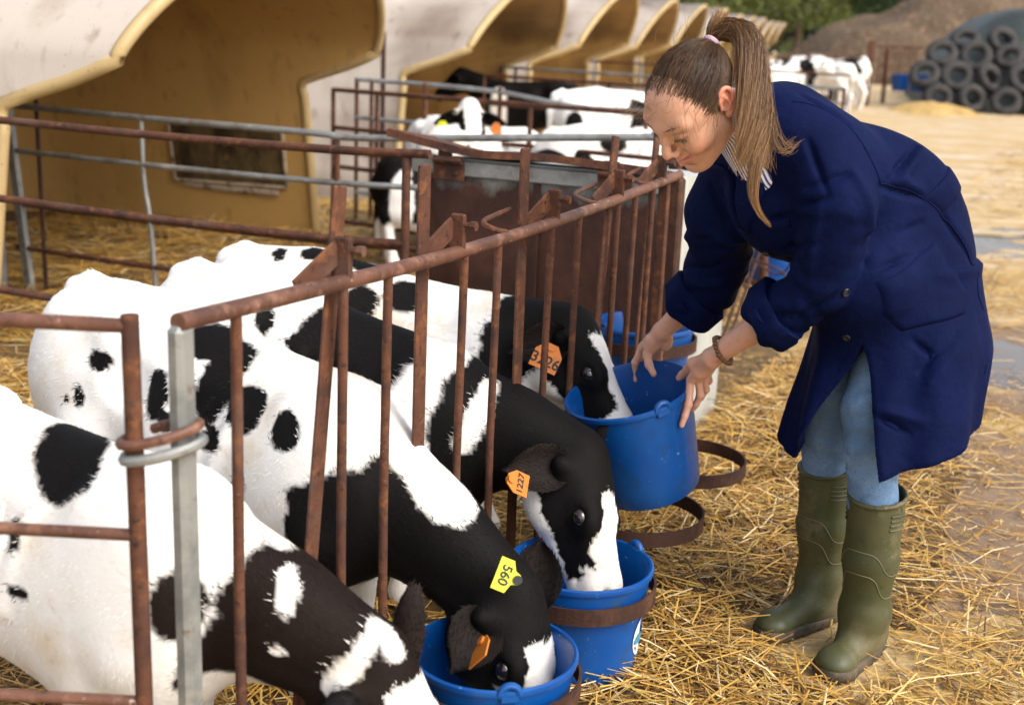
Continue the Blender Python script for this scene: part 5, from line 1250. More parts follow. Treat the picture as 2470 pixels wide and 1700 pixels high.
# ---- rubber boots
def boot(top, ank, heel, toe, seed):
    d = unit(V(*(toe-heel)[:2], 0)); l = np.cross(Z3, d); L = np.linalg.norm((toe-heel)[:2])
    lo = np.minimum(np.minimum(top, heel), toe)-.09; hi = np.maximum(np.maximum(top, heel), toe)+.09; lo[2] = -.015; hi[2] = top[2]+.03
    s = SDF(lo, hi, .0042); B = lambda f, y, z: V(*(heel+d*(f*L)+l*y)[:2], z)
    s.chain([top+V(0, 0, .03), top*.45+ank*.55, ank, B(.20, 0, .06)], [.0625, .058, .050, .046], .02)
    s.cone(ank+d*.0, B(.42, 0, .060), .050, .040, .03); s.cone(B(.30, 0, .045), B(.80, -.004, .028), .042, .034, .025, flat=(Z3, .95))
    s.ell(B(.86, -.004, .030), (.042, .042, .029), .02, np.array([d, l, Z3])); s.ell(B(.10, 0, .04), (.040, .036, .04), .02, np.array([d, l, Z3]))
    pts = [V(*(top+(d*math.cos(a)+l*math.sin(a))*.0625)[:2], top[2]-.010-.012*math.cos(a)) for a in np.linspace(0, 2*math.pi, 30)]; s.chain(pts, [.0034]*30, .002)
    X, Y, Z = s._co((slice(None),)*3); cut = (Z-(top[2]-.004) + .0*X).astype(np.float32); c2 = ((X-top[0])*d[0]+(Y-top[1])*d[1])
    s.d = np.maximum(s.d, cut + (c2*.18).astype(np.float32)); s.cone(top+V(0, 0, .03), ank+V(0, 0, .10), .0585, .050, 0, sub=True)
    s.d = np.maximum(s.d, (-(Z-.022)).astype(np.float32))
    v, F = s.mesh(1); o = put('boot', v, F, 'boot'); bb = BVHTree.FromPolygons([Vector(p) for p in v.tolist()], F.tolist())
    def wrap(pts, r, name, m):
        P = []
        for p in pts:
            axp = ank+(top-ank)*np.clip((p[2]-ank[2])/(top[2]-ank[2]), 0, 1); e = V(*(p-axp)[:2], 0); h = bb.ray_cast(Vector(p+unit(e)*.05), Vector(-unit(e)), .12)
            if h[0] is not None: P.append(np.array(h[0])+unit(e)*r*.3-PO)
        if len(P) > 3: mb = MB(); mb.tube(P, r, 6); mb.build(name, M[m], o)
    for (z0, z1) in ((.275, .222), (.222, .165)):
        wrap([V(*(ank+(d*math.cos(a)+l*math.sin(a))*.06)[:2], z0+(z1-z0)/(1+math.exp(-(abs(a)-.75)*9))) for a in np.linspace(-2.3, 2.3, 50)], .0013, 'moulded_line', 'boot_line')
    for i in range(4):
        for sg in (1, -1): wrap([V(*(top+(d*math.cos(a)+l*math.sin(a))*.0635)[:2], top[2]-.040-.011*i) for a in np.linspace(1.0*sg, 1.75*sg, 9)], .0026, 'moulded_rib', 'boot')
    s = SDF(V(lo[0], lo[1], -.02), V(hi[0], hi[1], .06), .0042)
    s.cone(B(.30, 0, .014), B(.80, -.004, .014), .044, .045, .02); s.ell(B(.87, -.004, .014), (.044, .046, .03), .02, np.array([d, l, Z3])); s.ell(B(.10, 0, .014), (.042, .039, .03), .02, np.array([d, l, Z3]))
    X, Y, Z = s._co((slice(None),)*3); s.d = np.maximum(s.d, np.maximum(Z-.028, -Z+.0).astype(np.float32))
    for k in range(16):
        p = B(.0+k*.066, 0, .0); q = d
        s.cone(p+l*.07, p+l*.028, .0035, .0035, 0, sub=True); s.cone(p-l*.07, p-l*.028, .0035, .0035, 0, sub=True)
    v, F = s.mesh(1); put('sole', v, F, 'sole', o); return o
boot(V(.809, 2.587, .405), V(.815, 2.600, .11), V(.862, 2.660, 0), V(.718, 2.482, 0), 1)
boot(V(.738, 2.769, .402), V(.757, 2.780, .11), V(.812, 2.812, 0), V(.607, 2.658, 0), 2)
# ---- bracelet
wc = Lwr + (Lel-Lwr)*.10; ax = unit(Lwr-Lel); x = unit(np.cross(ax, Z3)); y = np.cross(ax, x)
br = None; bm = {}
for k in range(22):
    th = 2*math.pi*k/22; r = .0055 if k % 5 else .0068
    c = wc + (x*math.cos(th)*1.0+y*math.sin(th))*.0315 + ax*(.006*math.sin(th*1.0+1.0))
    if r not in bm:
        s = SDF((-.009,)*3, (.009,)*3, .0016); s.ell((0, 0, 0), (r, r, r*.92), 0); bv_, bF_ = s.mesh(1); bm[r] = mesh_from('bead', bv_, bF_); bm[r].materials.append(M['bead'])
    if br is None: br = empty('bracelet', (0, 0, 0)); br.parent = pw
    o = bpy.data.objects.new('bead', bm[r]); C.objects.link(o); o.parent = br; o.location = tuple(c-PO)
o = MB(); 
for q in range(9): pass
s = SDF((-.006,)*3, (.006,)*3, .001); s.ell((0, 0, 0), (.0028,)*3, 0); ev, eF = s.mesh(1); put('earring', ev+hp_(-.004, .0805, -.0315), eF, 'pearl')
# ---- hair
def hair_mat():
    m = bpy.data.materials.new('brown_hair'); m.use_nodes = True; T = m.node_tree; b = T.nodes['Principled BSDF']; at = T.nodes.new('ShaderNodeAttribute'); at.attribute_name = 'Col'
    T.links.new(at.outputs['Color'], b.inputs['Base Color']); b.inputs['Roughness'].default_value = .38; b.inputs['Specular IOR Level'].default_value = .55; b.inputs['Anisotropic'].default_value = .5; return m
M['hair'] = hair_mat()
def strands(paths, radii, cols):
    """paths: (n, m, 3); three-sided tapering tubes"""
    P = np.asarray(paths); n, m, _ = P.shape
    T_ = np.gradient(P, axis=1); T_ /= np.maximum(np.linalg.norm(T_, axis=2), 1e-9)[..., None]
    ref = np.array([.31, .52, .79]); A = np.cross(T_, ref); A /= np.maximum(np.linalg.norm(A, axis=2), 1e-9)[..., None]; B = np.cross(T_, A)
    t = np.linspace(0, 1, m); tap = (np.clip(.3+t*5, 0, 1)*(1-.75*t**3))[None, :, None]*np.asarray(radii)[:, None, None]
    R = np.stack([P+A*tap, P+(-.5*A+.866*B)*tap, P+(-.5*A-.866*B)*tap], 2)
    v = R.reshape(-1, 3); base = (np.arange(n)*m*3)[:, None, None]; j = (np.arange(m-1)*3)[None, :, None]; k = np.arange(3)[None, None, :]; k2 = (k+1) % 3
    f = np.stack([base+j+k, base+j+k2, base+j+3+k2, base+j+3+k], -1).reshape(-1, 4)
    c = np.asarray(cols); c = np.repeat(c[:, None] if c.ndim == 2 else c, 1 if c.ndim == 3 else m, 1); c = np.repeat(c[:, :, None], 3, 2).reshape(-1, 3)
    return v, f, c
g = np.random.default_rng(11)
CR = V(-.010, 0, .030); CRr = V(.0895, .0725, .0715)
tie = V(-.101, .004, .048)
hl_pts = [V(.091, 0, .050), V(.088, .028, .043), V(.080, .045, .027), V(.069, .057, .008), V(.053, .065, -.006), V(.024, .072, -.012), V(.004, .076, .022), V(-.022, .076, .028), V(-.036, .070, .0), V(-.044, .062, -.03), V(-.062, .045, -.055), V(-.078, .022, -.062), V(-.08, 0, -.064)]
def skull(p, off):
    q = (p-CR)/CRr; L = np.linalg.norm(q, axis=-1, keepdims=True)
    d = (p-CR)/np.maximum(L, 1e-6); face = np.clip((p[..., :1]-.0)/.06, 0, 1)*np.clip((.09-p[..., 2:3])/.05, 0, 1)
    out = CR + d*(1+off/.085)
    return out
def cap(n, seed, off0, off1, rad, col0, col1):
    g = np.random.default_rng(seed); H = curve_pts(hl_pts, 200); ps = []; cs = []
    for i in range(n):
        k = g.integers(0, 200); r = H[k]*V(1, g.choice([1, -1]), 1) + g.normal(0, .0034, 3); tt = g.uniform(0, .55)**1.0 if g.random() < .55 else 0.
        a = r + (tie-r)*tt; m = 10; t = np.linspace(0, 1, m)[:, None]; p = a + (tie-a)*t
        sw = np.cross(tie-a, CR-a); p = p + unit(sw)*np.sin(t*math.pi)*g.normal(0, .004)
        p = skull(p, 0); o = off0 + (off1-off0)*np.sin(np.clip(t*1.1, 0, 1)*math.pi*.75) + g.normal(0, .0012) + (.006*np.clip(t-.8, 0, .2)/.2)
        if tt == 0: o = o - .004*(1-np.clip(t*6, 0, 1)) ; a = a
        p = CR + (p-CR)*(1+o/.085)
        p[-1] = tie + g.normal(0, .004, 3); p[-2] = p[-2]*.6+(tie+g.normal(0, .006, 3))*.4
        ps.append(p); f = np.clip(g.normal(.35, .18) + .25*(p[4, 2] > .085), 0, 1); cs.append(col0*(1-f)+col1*f)
    return strands(LOC(np.array(ps).reshape(-1, 3)).reshape(n, 10, 3), rad*HS*g.uniform(.6, 1.2, n), np.array(cs))
DK, MD, LG = V(.042, .023, .014), V(.095, .047, .022), V(.36, .19, .072)
s = SDF((-.14, -.10, -.09), (.10, .10, .15), .003); s.ell(CR, CRr*1.025, 0)
X, Y, Z = s._co((slice(None),)*3)
lim = np.maximum(X*1.0 - .064 - (Z-.05)*.45, -(Z - (.012 + np.clip(X+.02, -.06, .1)*.55 - np.clip(-X-.02, 0, .1)*.9)))          # stops at the hairline
s.d = np.maximum(s.d, (lim*.7).astype(np.float32)); sv, sF = s.mesh(2)
hv_ = [(LOC(sv), sF, np.repeat((DK*1.5)[None], len(sv), 0))]
hv_.append(cap(6800, 1, .0020, .0070, .00040, DK, MD*.9)); hv_.append(cap(1100, 2, .004, .0095, .00036, MD*.7, LG*.5))
# ponytail
def tail(n, seed, keys, spread, rad, col, curl=0., m=17):
    g = np.random.default_rng(seed); K = np.array([k[:3] for k in keys]); w_ = np.array([k[3] for k in keys]); ps = []; cs = []
    base = curve_pts(K, m); ws = np.interp(np.linspace(0, len(K)-1, m), range(len(K)), w_)
    for i in range(n):
        u = g.normal(0, 1, 3); u /= max(1, np.linalg.norm(u)/1.4); e = g.uniform(.80, 1.04)
        b_ = curve_pts(K, 60); idx = np.linspace(0, 59*min(1, e), m); b_ = np.stack([np.interp(idx, range(60), b_[:, a]) for a in range(3)], 1)
        p = b_ + u*ws[:, None]*spread; tt = np.linspace(0, 1, m)
        ph = g.uniform(0, 6.3); p += np.stack([np.sin(tt*5+ph), np.cos(tt*4+ph), 0*tt], 1)*(curl*g.uniform(.3, 1.2)*tt**1.2)[:, None]
        ps.append(p); f = np.clip(tt*1.25-.10+g.normal(0, .22), 0, 1)[:, None]; cs.append(MD*(1-f)*g.uniform(.7, 1.1)+LG*f*g.uniform(.65, 1.15))
    return strands(np.array(ps), rad*g.uniform(.6, 1.2, n), np.array(cs))
TI = hp_(*tie)
K1 = [(*TI, .006), (*(TI-fH*.035+V(.012, 0, .008)), .012), (*(TI-fH*.040+V(.055, -.025, -.03)), .018), (*(TI+V(.088, -.045, -.10)), .022), (*(TI+V(.092, -.072, -.145)), .022), (*(TI+V(.086, -.092, -.19)), .020), (*(TI+V(.090, -.10, -.225)), .018)]
hv_.append(tail(1100, 3, K1, .9, .00050, LG, .024))
K2 = [(*TI, .006), (*(TI-fH*.03), .012), (*(TI-fH*.045+V(.045, -.03, -.02)), .02), (*(TI+V(.075, -.06, -.09)), .02), (*(TI+V(.075, -.085, -.16)), .016), (*(TI+V(.068, -.10, -.22)), .012)]
hv_.append(tail(620, 4, K2, .9, .00050, LG, .022))
K3 = [(*(TI+V(.07, -.04, -.05)), .006), (*(TI+V(.115, -.075, -.13)), .008), (*(TI+V(.125, -.095, -.165)), .010), (*(TI+V(.145, -.095, -.185)), .010), (*(TI+V(.165, -.09, -.17)), .010)]
hv_.append(tail(45, 5, K3, 1.0, .0006, LG, .006))
K4 = [(*(TI+V(.08, -.05, -.12)), .008), (*(TI+V(.088, -.10, -.20)), .010), (*(TI+V(.086, -.114, -.26)), .008), (*(TI+V(.098, -.118, -.30)), .004), (*(TI+V(.125, -.116, -.33)), .002)]
hv_.append(tail(150, 6, K4, 1.0, .0006, LG, .003))
K5 = [(*TI, .004), (*(TI+V(.0, .0, .03)), .006), (*(TI+V(.014, .005, .052)), .008), (*(TI+V(.012, .008, .068)), .008)]
hv_.append(tail(110, 7, K5, 1.0, .0005, LG, .006, 10))
# loose strands round the face and flyaways
def loose(n, seed):
    g = np.random.default_rng(seed); ps = []; cs = []; m = 16; t = np.linspace(0, 1, m)[:, None]
    for i in range(n):
        q = g.random()
        if q < .16:                                   # wisps over temple and cheek
            a = V(.068, .046, .052) + g.normal(0, .016, 3)*V(.6, 1, 1); e = a + V(.036, .012, -.040)*g.uniform(.5, 1.3) + g.normal(0, .008, 3)
        elif q < .28:
            a = V(.018, .076, .014) + g.normal(0, .006, 3); e = a + V(.050, .004, -.030)*g.uniform(.4, 1.2) + g.normal(0, .01, 3)
        elif q < .58:                                 # over the forehead, away from the face
            a = V(.074, g.uniform(-.055, .03), .085) + g.normal(0, .006, 3); e = a + V(.038, -.03*g.random(), .010)*g.uniform(.5, 1.6) + g.normal(0, .012, 3)
        else:
            th = g.uniform(0, 2.6); a = CR + V(math.cos(th)*.098, g.uniform(-.06, .07), math.sin(th)*.092); e = a + (a-CR)*g.uniform(.08, .35) + V(-.05, 0, 0)*g.random() + g.normal(0, .012, 3)
        b_ = (a+e)/2 + g.normal(0, .009, 3) + (a-CR)*.10
        p = (1-t)**2*a + 2*t*(1-t)*b_ + t*t*e
        q2 = np.linalg.norm((p-CR)/(CRr*1.03), axis=1)[:, None]; ins = q2 < 1; p = np.where(ins, CR+(p-CR)/np.maximum(q2, .3), p)
        ps.append(p); f = g.uniform(0, .8); cs.append(MD*(1-f)+LG*f*.9)
    return strands(LOC(np.array(ps).reshape(-1, 3)).reshape(n, m, 3), .00030*g.uniform(.7, 1.4, n), np.array(cs))
hv_.append(loose(150, 8))
v, F, k = joinp(hv_); ho = put('hair', v, F, 'hair', None, k)
b = MB(); tx = unit(np.cross(fH, lH)); q = []
for kk in range(20):
    a = 2*math.pi*kk/20; q.append(hp_(*(tie+V(-.006, .013*math.cos(a), .013*math.sin(a))))-PO)
b.tube(q, .0055, 8, closed=True); b.build('hair_tie', M['hairtie'], ho)
# eyebrow and lashes
ps = []; cs = []; g = np.random.default_rng(21)
for d in (1, -1):
    for i in range(150):
        u = g.random(); a = V(.0945-.022*u**1.6, (.011+.042*u)*d, .0325+.008*math.sin(u*2.3)-.004*u)+g.normal(0, .0013, 3)*V(.4, 1, 1); e = a + V(-.003, .007*d, .0015)*g.uniform(.6, 1.2)
        t = np.linspace(0, 1, 4)[:, None]; ps.append(a+(e-a)*t+V(.0034, 0, .0005)); cs.append(V(.11, .06, .033))
    for i in range(26):
        u = i/25; a = V(.0925-.0065*u**1.4, (.019+.028*u)*d, .0030+.0015*u); e = a + V(.0065, .004*d*(u-.2)*2, -.0055)*g.uniform(.7, 1.1); t = np.linspace(0, 1, 4)[:, None]; ps.append(a+(e-a)*t-V(0, 0, .0015)*(t*(1-t))); cs.append(V(.02, .012, .01))
lv, lF, lk = strands(LOC(np.array(ps).reshape(-1, 3)).reshape(len(ps), 4, 3), np.full(len(ps), .00045), np.array(cs)); eo_ = put('eyelashes', lv, lF, 'hair', None, lk); eo_['kind'] = 'stuff'
# ---------------------------------------------------------------- far yard: earth bank, silage clamp with tyres, trees, animals
M['earth'] = mat('earth_heap', (.11, .070, .038), .95, 0, [(.9, (.10, .065, .038), .42, .6), (6, (.24, .165, .10), .52, .7), (2, (.33, .20, .11), .60, .74)], [(5, .9, .12)])
M['sand'] = mat('sandy_top', (.42, .27, .15), .95, 0, [(3, (.3, .19, .11), .45, .7)], [(8, .6, .08)])
M['sheet'] = mat('dark_silage_sheet', (.020, .027, .022), .5, 0, [(1.2, (.040, .052, .043), .45, .65), (5, (.018, .022, .022), .52, .7)], [(3, .7, .08), (12, .4, .03)], spec=.5)
M['tyre'] = mat('old_tyre_rubber', (.020, .019, .019), .8, 0, [(5, (.06, .054, .05), .45, .7), (20, (.09, .08, .07), .62, .75)], [(60, .3, .004)])
M['concrete'] = mat('pale_concrete', (.52, .46, .37), .85, 0, [(2, (.38, .34, .28), .45, .65), (14, (.62, .56, .46), .55, .7)], [(30, .3, .006)])
M['bark'] = mat('bark', (.10, .07, .05), .9, 0, [(12, (.05, .035, .025), .45, .65)], [(25, .6, .02)], stretch=(1, 1, .3))
def heap(name, c, rx, ry, h, m, seed, label, cat, rough=.12, n=54, p=1.7):
    g = np.linspace(-1, 1, n); X, Y = np.meshgrid(g, g, indexing='ij'); r = np.sqrt(X*X+Y*Y); th = np.arctan2(Y, X)
    R = 1+.10*np.sin(3*th+seed)+.06*np.sin(5*th+2*seed); Z = h*np.clip(1-(r/R)**p, 0, 1)
    pts = np.stack([X*rx, Y*ry, Z], -1); Z = Z + rough*h*wob(pts, 6/rx, seed)*np.clip(1-r/R, 0, .4)*2.2 + .05*h*wob(pts, 20/rx, seed+1)*np.clip(1-r/R, 0, .3)*2 - .04
    v = np.stack([X*rx, Y*ry, Z], -1).reshape(-1, 3); ii = np.arange(n*n).reshape(n, n); f = np.stack([ii[:-1, :-1], ii[1:, :-1], ii[1:, 1:], ii[:-1, 1:]], -1).reshape(-1, 4)
    o = link(name, mesh_from(name, v, f), M[m]); o.location = tuple(c); tag(o, label, cat); return o
heap('earth_heap', (15.4, 45, 0), 7.6, 4.5, 3.35, 'earth', 1, 'big brown earth heap behind the silage clamp', 'heap', p=1.5)
heap('sand_heap', (19.6, 48.5, 0), 6.5, 3.0, 3.55, 'sand', 4, 'sandy orange heap peeking out above the brown earth heap', 'heap', p=1.5)
CL = V(13.55, 30.0, 0); ca = math.radians(-14)
def clamp():
    n1, n2 = 70, 40; v = []; 
    for i in range(n1):
        a = i/(n1-1)
        for j in range(n2):
            b_ = j/(n2-1); x = -4.3+14*a; y = -4.4+9*b_
            ex = min(1, max(0, (x+4.3)/2.0)); ey = min(1, max(0, (y+4.4)/2.9)); zz = 2.0*math.sin(ex*math.pi/2)**.8*math.sin(ey*math.pi/2)**.8*(1+.12*math.sin(a*3+.5))
            zz += .05*float(wob(V(x, y, 0), 2.2, 3)); v.append((x, y, zz-.03))
    ii = np.arange(n1*n2).reshape(n1, n2); f = np.stack([ii[:-1, :-1], ii[1:, :-1], ii[1:, 1:], ii[:-1, 1:]], -1).reshape(-1, 4)
    r = empty('silage_clamp', CL, 'low silage clamp under a dark green-black sheet held down by tyres', 'silage clamp'); r.rotation_euler = (0, 0, ca)
    link('sheet', mesh_from('sheet', v, f), M['sheet'], r); return np.array(v)
clv = clamp()
def tyre_mesh():
    b = MB(); R, r = .225, .085; n, m = 28, 10; P = []; F = []
    for i in range(n):
        a = 2*math.pi*i/n
        for j in range(m):
            q = 2*math.pi*j/m; rr = R + r*math.copysign(abs(math.cos(q))**.8, math.cos(q)) + (.006 if (i % 2 == 0 and math.cos(q) > .5) else 0); P.append((rr*math.cos(a), rr*math.sin(a), .088*math.copysign(abs(math.sin(q))**.75, math.sin(q))))
    for i in range(n):
        for j in range(m): F.append((i*m+j, ((i+1) % n)*m+j, ((i+1) % n)*m+(j+1) % m, i*m+(j+1) % m))
    b.add(P, F); me = mesh_from('tyre', b.v, b.f); me.materials.append(M['tyre']); return me
TY = tyre_mesh()
g = np.random.default_rng(31); ty_n = 0
CR_, CS_ = math.cos(ca), math.sin(ca)
rows = [(0, [(.0, 0), (.66, .1), (1.32, -.05), (1.98, .1), (2.66, .0), (3.3, .05), (3.95, 0), (4.6, .1), (5.3, 0)]), (1, [(-.3, 0), (.34, 0), (1.0, .05), (1.65, 0), (2.32, .05), (2.98, 0), (3.62, .02), (4.3, 0), (5., 0)]),
        (2, [(.02, 0), (.70, .03), (1.36, 0), (2.02, .03), (2.7, 0), (3.36, 0), (4.05, .03), (4.7, 0)]), (3, [(.5, 0), (1.25, .05), (2.2, .03), (3.1, 0), (3.9, .02), (4.6, 0)])]
ORD = ['first', 'second', 'third', 'fourth', 'fifth', 'sixth', 'seventh', 'eighth', 'ninth']
WH = ['bottom', 'second', 'third', 'top']
for k, xs in rows:
    for i, (x, dy) in enumerate(xs):
        lx = -4.0+x; yy = [-4.62, -4.22, -3.82, -3.30][k]+dy*.6; zz = [.27, .72, 1.13, 1.45][k] + g.normal(0, .02)
        o = bpy.data.objects.new('tyre', TY); C.objects.link(o)
        o.location = tuple(CL + V(lx*CR_-yy*CS_, lx*CS_+yy*CR_, zz)); s_ = g.uniform(.96, 1.12); o.scale = (s_, s_, g.uniform(.9, 1.15))
        o.rotation_euler = (math.radians([78, 62, 52, 42][k]+g.normal(0, 9)), math.radians(g.normal(0, 12)), ca+g.normal(0, .25))
        tag(o, 'black tyre, %s from the left in the %s row on the silage clamp' % (ORD[i], WH[k]), 'tyre', 'tyres on the silage clamp')
b = MB(); b.add([(-.7, 0, 0), (.55, 0, 0), (.35, 0, 1.62), (-.35, 0, 1.5), (-.7, 1.4, 0), (.55, 1.4, 0), (.35, 1.4, 1.62), (-.35, 1.4, 1.5)], [(0, 1, 2, 3), (5, 4, 7, 6), (4, 0, 3, 7), (1, 5, 6, 2), (3, 2, 6, 7), (4, 5, 1, 0)])
o = b.build('concrete_block', M['concrete'], None, smooth=False); o.location = (10.9, 31.0, 0); o.rotation_euler = (0, math.radians(9), -.5); tag(o, 'pale concrete block at the left end of the silage clamp', 'block')
heap('straw_heap', (8.3, 26.0, 0), 1.0, 1.4, .22, 'sand', 9, 'small yellow straw heap before the tyres', 'heap', .3)
bpy.data.objects['straw_heap'].data.materials.clear(); bpy.data.objects['straw_heap'].data.materials.append(mat('golden_straw_heap', (.55, .36, .12), .9, 0, [(14, (.33, .2, .06), .45, .65), (40, (.72, .54, .25), .55, .7)], [(30, .8, .04)]))
# trees along the far edge
def leaf_mat(name, a, b_):
    m = mat(name, a, .65, 0, [(.7, b_, .40, .62), (5, tuple(q*.55 for q in a), .5, .7)], spec=.3); bs = m.node_tree.nodes['Principled BSDF']; return m
LM = [leaf_mat('leaf_yellow_green', (.085, .115, .022), (.13, .15, .035)), leaf_mat('leaf_mid_green', (.045, .085, .022), (.075, .11, .03)), leaf_mat('leaf_dark_green', (.022, .045, .018), (.035, .065, .024))]
def tree(x, y, h, rad, mi, seed, label):
    g = np.random.default_rng(seed); r = empty('tree', (x, y, 0), label, 'tree', None)
    b = MB(); top = V(g.normal(0, .2), g.normal(0, .2), h*.62); b.tube(curve_pts([V(0, 0, -.1), V(g.normal(0, .1), 0, h*.3), top], 8), list(np.linspace(.22, .07, 8)), 8)
    tips = []
    for k in range(7):
        a = g.uniform(0, 6.28); e = V(math.cos(a)*rad*.75, math.sin(a)*rad*.75, h*g.uniform(.45, .95)); s0 = V(0, 0, h*g.uniform(.22, .5)); b.tube([s0, (s0+e)/2+V(0, 0, .3), e], [.09, .06, .03], 6); tips.append(e)
    b.build('trunk', M['bark'], r)
    cl = [(V(math.cos(a)*rad*q, math.sin(a)*rad*q, h*z_), rad*s_) for a, q, z_, s_ in zip(g.uniform(0, 6.28, 26), g.uniform(.1, .85, 26), g.uniform(.28, .95, 26), g.uniform(.26, .5, 26))]
    n = 5200; P = np.zeros((n, 3))
    ci = g.integers(0, len(cl), n); d = g.normal(0, 1, (n, 3)); d /= np.linalg.norm(d, axis=1)[:, None]; rr = g.random(n)**.4
    for i in range(len(cl)): k = ci == i; P[k] = cl[i][0] + d[k]*rr[k][:, None]*cl[i][1]*V(1, 1, .75)
    s_ = g.uniform(.07, .16, n)[:, None]; u = g.normal(0, 1, (n, 3)); u /= np.linalg.norm(u, axis=1)[:, None]; w_ = np.cross(u, g.normal(0, 1, (n, 3))); w_ /= np.linalg.norm(w_, axis=1)[:, None]
    v = np.stack([P-u*s_, P-w_*s_*.5, P+u*s_, P+w_*s_*.5], 1).reshape(-1, 3); f = np.arange(n*4).reshape(n, 4)
    o = link('crown', mesh_from('crown', v, f, False), LM[mi], r); return r
TR = [(9.5, 60, 7.5, 3.2, 0, 'yellow-green tree at the end of the hut row'), (13.0, 62, 7.0, 3.0, 0, 'second yellow-green tree, further right than the first'), (15.8, 66, 9, 3.4, 1, 'mid green tree behind the brown heap\'s left slope'), (19.0, 66, 9, 3.8, 2, 'darkest tree, right above the earth heap'), (23.0, 70, 9.5, 4.2, 2, 'dark tree behind the top of the sandy heap'),
      (27.5, 68, 9, 4.0, 1, 'green tree behind the silage clamp'), (32.0, 66, 9, 4.0, 1, 'green tree at the right edge behind the clamp'), (6.5, 72, 8, 3.6, 1, 'far green tree behind the last huts'), (1.5, 80, 9, 4, 1, 'far green tree hidden behind the hut roofs')]
for i, (x, y, h, r_, mi, lb) in enumerate(TR): tree(x, y, h, r_, mi, 50+i, lb)
bp = mat('far_foliage', (.03, .055, .02), .9, 0, [(.25, (.07, .09, .03), .42, .62), (1.5, (.018, .03, .012), .5, .68)])
g = np.random.default_rng(77); n = 15000; px = g.uniform(-90, 120, n); pz = g.random(n)**1.1*(6.5+2*np.sin(px*.13)+1.2*np.sin(px*.41)); py = 96+g.uniform(-3, 3, n)+.0008*px**2
P = np.stack([px, py, pz], 1); s_ = g.uniform(.35, .9, n)[:, None]; u = g.normal(0, 1, (n, 3)); u /= np.linalg.norm(u, axis=1)[:, None]; w_ = np.cross(u, g.normal(0, 1, (n, 3))); w_ /= np.linalg.norm(w_, axis=1)[:, None]
o = link('far_wood', mesh_from('far_wood', np.stack([P-u*s_, P-w_*s_*.6, P+u*s_, P+w_*s_*.6], 1).reshape(-1, 3), np.arange(n*4).reshape(n, 4), False), bp); tag(o, 'distant belt of trees along the horizon', 'wood', None, 'stuff')
# pieces of clutter at the end of the pens
for k, (x, y, h_, w_) in enumerate(((7.35, 27.5, 1.35, .12), (8.1, 28.9, 1.2, .08))):
    b = MB(); b.box(V(0, 0, h_/2), (w_, w_, h_), None, .01); o = b.build('steel_post', M['rust']); o.location = (x, y, 0); tag(o, ('thick rusty post at the end of the far pens', 'rusty post behind the two far blue buckets')[k], 'post')
e = empty('far_gate', (8.3, 29.3, 0), 'rusty barred gate above the two far blue buckets', 'gate')
for k in range(9): tube_part('bar', [V(8.05+.1*k, 29.3, .45), V(8.05+.1*k, 29.3, 1.25)], .018, 'rust', e, V(8.3, 29.3, 0), 6)
for z in (.45, 1.25): tube_part('rail', [V(7.95, 29.3, z), V(9.0, 29.3, z)], .022, 'rust', e, V(8.3, 29.3, 0), 6)
far_fence('long rusty fence in front of the far herd', V(3.2, 19.5, 0), V(7.6, 29.5, 0), [(0, 0), (1, 0)], (1.05, .72, .4), (0, .25, .5, .75, 1), ['rust'], .018, .025)
far_fence('pale pipe fence in front of the far herd', V(4.6, 21.0, 0), V(6.9, 26.5, 0), [(0, 0), (1, 0)], (.85, .5), (0, .5, 1), ['galv_rail'], .016, .018)
# ---------------------------------------------------------------- loose straw
def straw_mat():
    m = bpy.data.materials.new('straw'); m.use_nodes = True; T = m.node_tree; b = T.nodes['Principled BSDF']; at = T.nodes.new('ShaderNodeAttribute'); at.attribute_name = 'Col'
    T.links.new(at.outputs['Color'], b.inputs['Base Color']); b.inputs['Roughness'].default_value = .42; b.inputs['Specular IOR Level'].default_value = .5; return m
M['straw'] = straw_mat()
def heapz(x, y):
    """height of the matted straw over the ground"""
    P = np.stack([x, y, 0*x], -1); u = x*U[0]+y*U[1]; v = x*W[0]+y*W[1]-W0
    z = .085*np.exp(-((v+.42)/.34)**2)*np.clip((u-1.2)/.6, 0, 1)*np.clip((5.2-u)/1.2, 0, 1)*(.75+.35*wob(P, 3, 9))
    z = z + .09*np.exp(-((v+.22)/.26)**2-((u-4.4)/.8)**2)
    z = np.maximum(z, np.where(v > .0, .05*(1+.3*wob(P, 4, 6)), 0))
    for fx, fy in ((.79, 2.57), (.71, 2.735)): z = z*(1-.92*np.exp(-(((x-fx)**2+(y-fy)**2)/.19**2)**2))
    return np.clip(z, 0, .3)
